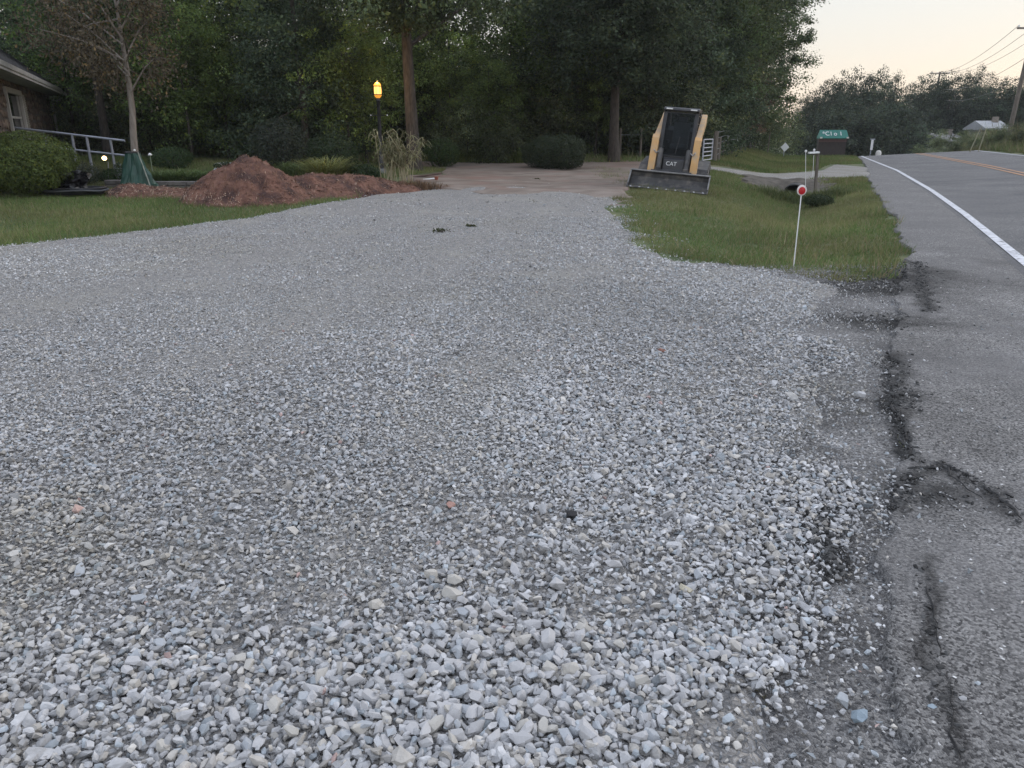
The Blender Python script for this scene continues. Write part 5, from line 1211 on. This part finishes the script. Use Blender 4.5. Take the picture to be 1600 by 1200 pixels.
# ------------------------------------------------------------------ house on the left
def house():
    G1_ = Vector(at(103, 32.0, 144)); zE = G1_.z
    Y2 = (zE - 1.6) / ((205 - 113) * 1.054 / F); G2_ = Vector(at(0, Y2, 113)); d = Vector((G2_.x - G1_.x, G2_.y - G1_.y, 0)).normalized()
    inward = Vector((d.y, -d.x, 0)); inward = inward if inward.x < 0 else -inward
    C = Vector((G1_.x, G1_.y, 0)) + d * .55 + inward * .58
    base = float(zt(C.x, C.y))
    root = empty('stone_house', (0, 0, 0), 0, 'stone walled house with grey roof and pale gutter at the left edge', 'house')
    # local frame: x along the wall towards the viewer, y into the house, z up
    root.matrix_world = Matrix(((d.x, inward.x, 0, C.x), (d.y, inward.y, 0, C.y), (0, 0, 1, base - .1), (0, 0, 0, 1)))
    hE = zE - base - .05; Lw = 16.0; Dp = 8.0
    def along(px):
        tx = (px - 800) / F * CT; return (tx * C.y - C.x) / (d.x - tx * d.y)
    s0_, s1_, s2_ = along(50), along(40), along(19)
    print('HOUSE', C, d, 'hE', hE, s0_, s1_, s2_)
    mort = mat('mortar', (.075, .065, .055), (.11, .095, .085), rough=.95, scale=9, bump=.5)
    wx0, wx1, wz0, wz1 = s1_, s2_, .7, hE - .32          # window opening
    b = MB(); b.box((wx0 / 2, .15, hE / 2), (wx0, .3, hE)); b.box(((wx1 + Lw) / 2, .15, hE / 2), (Lw - wx1, .3, hE)); b.box(((wx0 + wx1) / 2, .15, wz0 / 2), (wx1 - wx0, .3, wz0)); b.box(((wx0 + wx1) / 2, .15, (wz1 + hE) / 2), (wx1 - wx0, .3, hE - wz1))
    b.box((.15, Dp / 2 + .15, hE / 2), (.3, Dp - .3, hE)); b.box((Lw / 2, Dp, hE / 2), (Lw, .3, hE)); b.box((Lw - .15, Dp / 2, hE / 2), (.298, Dp - .4, hE))
    wall = b.build('wall', mort, root)
    sm = mat('fieldstone', (.085, .060, .048), (.18, .135, .105), rough=.9, scale=3, bump=.6, bscale=14, objrand=.35)
    meshes = []
    for k in range(8):
        V, Fc = hull(900 + k, 16, (1.1, .5, .85), 1); t = mesh_np('fieldstone', V, Fc, sm); meshes.append(t.data); bpy.data.objects.remove(t)
    rr = random.Random(5); n = 0
    z = .2
    while z < hE - .12:
        hh = rr.uniform(.15, .30); x = rr.uniform(.02, .15)
        while x < 15.6:
            wd = rr.uniform(.2, .42); cx = x + wd / 2
            if not (wx0 - .25 < cx < wx1 + .25 and wz0 - .15 < z + hh / 2 < wz1 + .2):
                o = bpy.data.objects.new('fieldstone', rr.choice(meshes)); COL.objects.link(o); o.parent = wall
                o.location = (cx, -.005, z + hh / 2 + rr.uniform(-.05, .05)); o.scale = (wd * rr.uniform(.8, 1.1), .16, hh * rr.uniform(.85, 1.35)); o.rotation_euler = (0, rr.uniform(-.5, .5), 0); n += 1
            x += wd
        z += hh
    # window: frame, sash, panes, shutter
    wpf = M['trim']
    b = MB(); b.box(((wx0 + wx1) / 2, -.02, wz1 + .07), (wx1 - wx0 + .3, .1, .14)); b.box(((wx0 + wx1) / 2, -.03, wz0 - .05), (wx1 - wx0 + .3, .14, .09)); b.box((wx0 - .07, -.02, (wz0 + wz1) / 2), (.14, .1, wz1 - wz0 - .004)); b.box((wx1 + .07, -.02, (wz0 + wz1) / 2), (.14, .1, wz1 - wz0 - .004))
    win = b.build('window', wpf, root, bevel=.008)
    b = MB(); zm = (wz0 + wz1) / 2 - .05; b.box(((wx0 + wx1) / 2, .05, zm), (wx1 - wx0, .05, .06)); b.box((wx0 + .04, .05, (wz0 + wz1) / 2), (.07, .046, wz1 - wz0)); b.box((wx1 - .04, .05, (wz0 + wz1) / 2), (.07, .046, wz1 - wz0)); b.build('sash', wpf, win)
    b = MB(); b.box(((wx0 + wx1) / 2, .07, (zm + wz1) / 2), (wx1 - wx0 - .1, .008, wz1 - zm - .06)); b.build('pane', M['pane'], win)
    b = MB(); b.box(((wx0 + wx1) / 2, .085, (zm + wz0) / 2), (wx1 - wx0 - .1, .008, zm - wz0 - .06)); b.build('pane', M['pane'], win)
    b = MB(); b.box(((wx0 + wx1) / 2, .29, (wz0 + wz1) / 2), (wx1 - wx0, .02, wz1 - wz0)); b.build('dark_backing', mat('dark_room', (.02, .02, .02), (.03, .03, .03)), win)  # black sheet added behind the panes, standing in for the unlit room
    shm = mat('shutter', (.30, .28, .25), (.38, .36, .32), rough=.7)
    b = MB(); b.box((wx0 - .42, -.035, (wz0 + wz1) / 2), (.52, .05, wz1 - wz0 + .1)); s_ = b.build('shutter', shm, root, bevel=.006)
    b = MB()
    for k in range(16): b.box((wx0 - .42, -.064, wz0 + .1 + k * (wz1 - wz0 - .15) / 15), (.40, .02, .05), (R(25), 0, 0))
    b.build('louvres', shm, s_)
    # eaves, fascia, gutter, downspout, hip roof
    ov = .45
    b = MB(); b.box((Lw / 2 - ov / 2, -ov / 2 + .1, hE + .02), (Lw + ov * 1.0, ov + .5, .05)); b.build('soffit', wpf, root)
    b = MB(); b.box((Lw / 2 - .1, -ov - .012, hE + .09), (Lw + .7, .03, .2)); b.box((-ov - .012, Dp / 2 - .2, hE + .09), (.03, Dp + .3, .2)); b.build('fascia', wpf, root)
    b = MB(); b.prism([(-ov - .16, hE + .08), (-ov - .16, hE + .19), (-ov - .145, hE + .19), (-ov - .14, hE + .09), (-ov - .06, hE + .075), (-ov - .03, hE + .19), (-ov - .028, hE + .05), (-ov - .13, hE + .05)], 1.1, Lw); b.build('gutter', wpf, root)
    b = MB(); b.prism([(-ov - .15, hE + .06), (-ov - .15, hE + .17), (-ov - .03, hE + .17), (-ov - .03, hE + .03), (-ov - .12, hE + .03)], -.52, -.0); b.build('gutter_end', wpf, root)
    b = MB(); b.tube([(-.15, -ov - .05, hE + .05), (-.15, -ov + .02, hE - .1), (-.02, -.12, hE - .35), (-.02, -.09, hE - .5), (-.02, -.09, .15)], .042, 8); b.build('downspout', wpf, root)
    zr = hE + .18; rise = 3.6; x0, x1, y0, y1 = -ov - .08, Lw + ov, -ov - .08, Dp + ov
    b = MB(); hx = (y1 - y0) / 2
    b.add([(x0, y0, zr), (x1, y0, zr), (x1, y1, zr), (x0, y1, zr), (x0 + hx, (y0 + y1) / 2, zr + rise), (x1 - hx + 2, (y0 + y1) / 2, zr + rise)], [(0, 1, 5, 4), (1, 2, 5), (2, 3, 4, 5), (3, 0, 4), (3, 2, 1, 0)])
    roof = b.build('roof', mat('roof_felt', (.022, .022, .024), (.04, .04, .042), rough=.95, scale=8), root)
    rm = mat('shingle', (.03, .03, .033), (.062, .06, .062), rough=.95, scale=5, bump=.5, bscale=25)
    V = []; Fq = []
    sl = Vector((0, hx, rise)); slen = sl.length; sl.normalize(); up = Vector((0, -rise, hx)).normalized()
    for c in range(24):        # shingle courses on the slope that faces the drive, and on the end slope
        s0 = c * .19; yy = s0 / slen
        if yy > .97: break
        xa = x0 + hx * yy + .02; xb = x1 - (hx - 2) * yy; x = xa + (c % 2) * .15 - .3
        while x < min(xb, 13):
            w_ = .29; xs_, xe = max(x, xa), x + w_
            if xe > xs_:
                o_ = Vector((0, y0, zr)) + sl * s0 + up * (.014 + rr.uniform(0, .01)); o2 = Vector((0, y0, zr)) + sl * (s0 + .21) + up * .004
                q = len(V); V += [(xs_, o_.y, o_.z), (xe - .006, o_.y, o_.z), (xe - .006, o2.y, o2.z), (xs_, o2.y, o2.z), (xs_, o_.y, o_.z - .018), (xe - .006, o_.y, o_.z - .018)]; Fq += [(q, q + 1, q + 2, q + 3), (q, q + 4, q + 5, q + 1)]
            x += w_ + .006
    s_ = mesh_np('shingles', V, Fq, rm, roof); s_['kind'] = 'stuff'
    # leaf litter in the valley of the gutter
    v, f, c = leaf_quads(np.stack([rng.uniform(.0, 1.15, 260), -ov - .09 + rng.normal(0, .05, 260), hE + .17 + np.abs(rng.normal(0, .06, 260))], 1), rng.normal(0, 1, (260, 3)), .09, leaf_cols(260, (.03, .032, .022)))
    q = mesh_np('leaf_litter', v, f, M['leaf_still'], root, col=c); q['kind'] = 'stuff'
house()
# ------------------------------------------------------------------ gate, fence, culvert
def gate():
    a = at(1097, 29.6); b_ = at(1111, 31.0); r = empty('metal_gate', tuple(a), 0, 'galvanised tube farm gate standing open behind the loader', 'gate'); o = Vector(a)
    z = lambda py: at(1104, 30, py)[2] - a[2]
    zt_, zb = z(218), z(250); B = Vector((b_[0] - a[0], b_[1] - a[1], 0))
    for e in (Vector((0, 0, 0)), B): 
        m = MB(); m.tube([e + Vector((0, 0, zb)), e + Vector((0, 0, zt_))], .03, 8); m.build('upright', M['galv'], r, smooth=True)
    for k in range(6):
        zz = zb + (zt_ - zb) * k / 5 ; m = MB(); m.tube([Vector((0, 0, zz)), B + Vector((0, 0, zz))], .022, 8); m.build('rail', M['galv'], r, smooth=True)
gate()
def fence():
    r = empty('wire_fence', tuple(at(1115, 32)), 0, 'long wire fence on grey wooden and white-topped posts along the wood', 'fence'); o = Vector(r.location)
    line = [(1116, 32.0, 205, .10), (1122, 33.5, 214, .085), (1129, 36.5, 218, .05), (1136, 39, 219, .05), (1143, 41.5, 220, .05), (1150, 44, 221, .05), (1157.5, 46.5, 221, .05), (1164, 49, 222, .05), (1171, 51.5, 223, .05), (1178, 54, 224, .05), (1186, 56.5, 225, .05), (1193, 58.5, 226, .05), (1200, 60.5, 226, .05)]
    tops = []
    for i, (px, Y, py, rd) in enumerate(line):
        g = Vector(at(px, Y)) - o; t = Vector(at(px, Y, py)) - o
        m = MB(); m.tube([g - Vector((0, 0, .2)), Vector((g.x, g.y, t.z))], rd * .9, 8); ps = m.build('post', M['wood_post'], r, smooth=True); tops.append(Vector((g.x, g.y, 0))); tops[-1].z = g.z
        if i in (3, 5, 7): m = MB(); m.tube([Vector((g.x, g.y, t.z + .002)), Vector((g.x, g.y, t.z + .22))], .055, 8); m.build('white_top', M['white_plain'], ps, smooth=True)
    for k in range(5):
        m = MB(); m.tube([p + Vector((0, -.05, .25 + .22 * k)) for p in tops], .006, 4); m.build('wire', M['galv'], r)
    # second run to the left behind the loader
    r2 = empty('post_and_rail', tuple(at(968, 33)), 0, 'thin grey fence post with wire beside the pale grey trunk', 'fence'); o = Vector(r2.location)
    for px in (968, 1000):
        g = Vector(at(px, 33)) - o; m = MB(); m.tube([g - Vector((0, 0, .2)), g + Vector((0, 0, 1.25))], .05, 8); m.build('post', M['wood_post'], r2, smooth=True)
    m = MB(); m.tube([Vector(at(968, 33)) - o + Vector((0, -.05, 1.0)), Vector(at(1000, 33)) - o + Vector((0, -.05, 1.0))], .008, 5); m.build('wire', M['galv'], r2)
    p = at(1199, 52); r3 = empty('fence_post', tuple(p), 0, 'single thin pale post overgrown at the fence end near the diamond sign', 'post'); m = MB(); m.tube([(0, 0, -.1), (.05, 0, 1.35)], .035, 6); m.build('post', M['wood_post'], r3)
fence()
def culvert():
    p = at(1239, 25.6); zc = at(1239, 25.6, 297)[2] - .05; r = empty('culvert', (p[0], p[1], zc), R(-22), 'dark round culvert pipe mouth in the ditch bank', 'culvert pipe')
    n = 24; V = []; 
    for y, rad in ((0, .24), (0, .262), (1.3, .262), (1.3, .24)):
        for k in range(n): a = 2 * math.pi * k / n; V.append((rad * 1.15 * math.cos(a), y, rad * .85 * math.sin(a)))
    Fc = [(i * n + k, i * n + (k + 1) % n, ((i + 1) % 4) * n + (k + 1) % n, ((i + 1) % 4) * n + k) for i in range(4) for k in range(n)]
    mesh_np('pipe', V, Fc, mat('culvert', (.025, .025, .025), (.05, .05, .05), rough=.8), r, smooth=True)
    b = MB(); b.M = Matrix.Translation((0, 1.2, 0)) @ Matrix.Rotation(R(90), 4, 'X'); b.lathe([(.235, -.01), (.235, .01)], (0, 0, 0), 20); b.build('end_disc', mat('disc_black', (.015, .013, .012), (.03, .026, .022)), r)  # near-black disc closing the inner end of the pipe
culvert()
# ------------------------------------------------------------------ poles, wires and houses across the road
def pole(px, Y, pytop, lean, label, arm=2.4, arm_py=None, guy=False):
    p = at(px, Y); zt_ = at(px, Y, pytop)[2] - p[2]
    r = empty('utility_pole', tuple(p), 0, label, 'utility pole')
    b = MB(); b.tube([(0, 0, -.3), (lean, 0, zt_)], [.17, .11], 10); b.build('pole', M['wood_post'], r, smooth=True)
    za = zt_ - .25; b = MB(); b.bar((lean - arm / 2, -.14, za), (lean + arm / 2, -.14, za), .10, .12); ca = b.build('crossarm', M['bark_pale'], r)
    for k in (-1, -.33, .4, 1):
        b = MB(); b.lathe([(.03, .06), (.05, .1), (.035, .13), (.05, .16), (.03, .2)], (lean + k * (arm / 2 - .1), -.14, za), 10); b.build('insulator', M['white_plain'], ca, smooth=True)
    return Vector(p) + Vector((lean, 0, za)), arm, zt_
A1, arm1, h1 = pole(1572, 56.0, 38, .3, 'tall leaning utility pole with crossarm at the right edge')
A2, arm2, h2 = pole(1447, 108.0, 112, .2, 'slim far utility pole seen against the trees beyond the road')
A3, arm3, h3 = pole(1322, 190.0, 150, .0, 'farthest utility pole among the trees beyond the crest')
M['wire'] = mat('wire', (.10, .10, .11), (.13, .13, .14), rough=.6)
def wire(a, b, sag, rad, lab):
    m = MB(); pts = [a.lerp(b, t) - Vector((0, 0, 4 * sag * t * (1 - t))) for t in [i / 14 for i in range(15)]]; m.tube(pts, rad, 5); tag(m.build('power_line', M['wire'], smooth=True), lab, 'power line', 'power lines along the road')
for k, dz, l in ((-1, .2, 'thin power line from the left end of the crossarm to the far pole'), (.0, .2, 'thin power line from the middle of the crossarm to the far pole'), (1, .2, 'thin power line from the right end of the crossarm to the far pole'), (-.05, -1.7, 'thin low power line hung beneath the crossarm'), (.05, -2.9, 'lowest cable strung between the near and far utility poles')):
    wire(A1 + Vector((k * 1.1, -.14, dz)), A2 + Vector((k * 1.1, -.14, dz)), 1.0, .016, l)
    wire(A2 + Vector((k * 1.1, -.14, dz)), A3 + Vector((k * 1.1, -.14, dz)), 1.6, .022, 'power line span from the far pole on past the crest')
def guy_pole(px, px2, pyt, lab):
    p = at(px, 50.0); t = Vector(at(px2, 51.5, pyt)) - Vector(p); b = MB(); b.M = Matrix.Translation(tuple(p)); b.tube([(0, 0, -.1), tuple(t)], .032, 6); tag(b.build('guy_guard', mat('guy', (.13, .12, .07), (.17, .16, .095)), smooth=True), lab, 'guy wire', None)
guy_pole(1514, 1532, 201, 'slanting yellowish guy wire guard on the bank, left of two')
guy_pole(1528, 1541, 201, 'slanting yellowish guy wire guard on the bank, right of two')
def cottage(px, Y, wpx, py_ridge, py_eave, label, rc, gable):
    p = at(px, Y); k = Y * 1.054 / F; wd = wpx * k; zr = at(px, Y, py_ridge)[2] - p[2]; ze = at(px, Y, py_eave)[2] - p[2]
    r = empty('cottage', tuple(p), R(gable), label, 'house'); dp = 6.0
    b = MB(); b.box((0, dp / 2, ze / 2 - .4), (wd, dp, ze + .8)); b.build('wall', mat('siding_' + str(px), (.30, .31, .31), (.36, .37, .37), rough=.8), r)
    m = mat('cottage_roof_' + str(px), rc, tuple(c * 1.2 for c in rc), rough=.8, scale=2); h = wd / 2 + .4
    b = MB(); b.add([(-h, -.5, ze - .1), (h, -.5, ze - .1), (h, dp / 2, zr), (-h, dp / 2, zr), (h, dp + .5, ze - .1), (-h, dp + .5, ze - .1), (-h, -.5, ze - .25), (h, -.5, ze - .25), (h, dp + .5, ze - .25), (-h, dp + .5, ze - .25)], [(0, 1, 2, 3), (3, 2, 4, 5), (6, 9, 8, 7), (0, 6, 7, 1), (5, 4, 8, 9), (1, 7, 8, 4, 2), (0, 3, 5, 9, 6)]); b.build('roof', m, r)
    for x in (-wd * .25, wd * .2):
        b = MB(); b.box((x, -.02, ze * .55), (1.0, .05, 1.1)); w_ = b.build('window', M['white_paint'], r); b = MB(); b.box((x, -.05, ze * .55), (.84, .02, .94)); b.build('pane', M['pane'], w_)
    b = MB(); b.box((wd * .3, dp * .4, zr - .05), (.5, .5, .9)); b.build('chimney', M['bark_pale'], r)
cottage(1553, 84, 23, 188, 199, 'pale-roofed house half hidden behind the bank', (.26, .27, .285), -12)
cottage(1498, 88, 42, 208, 219, 'grey-roofed house low behind the bright green bush', (.15, .145, .155), 20)

# ------------------------------------------------------------------ evening haze
def haze():
    x0, x1, y0, y1, z0, z1 = -140, 220, -30, 330, -8, 34
    b = MB(); b.box(((x0 + x1) / 2, (y0 + y1) / 2, (z0 + z1) / 2), (x1 - x0, y1 - y0, z1 - z0))
    m = bpy.data.materials.new('haze'); m.use_nodes = True; t = m.node_tree; t.nodes.clear()
    o = t.nodes.new('ShaderNodeOutputMaterial'); v = t.nodes.new('ShaderNodeVolumePrincipled'); v.inputs['Color'].default_value = (.86, .9, .95, 1); v.inputs['Density'].default_value = .0004
    t.links.new(v.outputs[0], o.inputs['Volume']); h = b.build('haze', m); h['kind'] = 'stuff'; h['label'] = 'thin evening haze'
HAZE = True
if HAZE: haze()
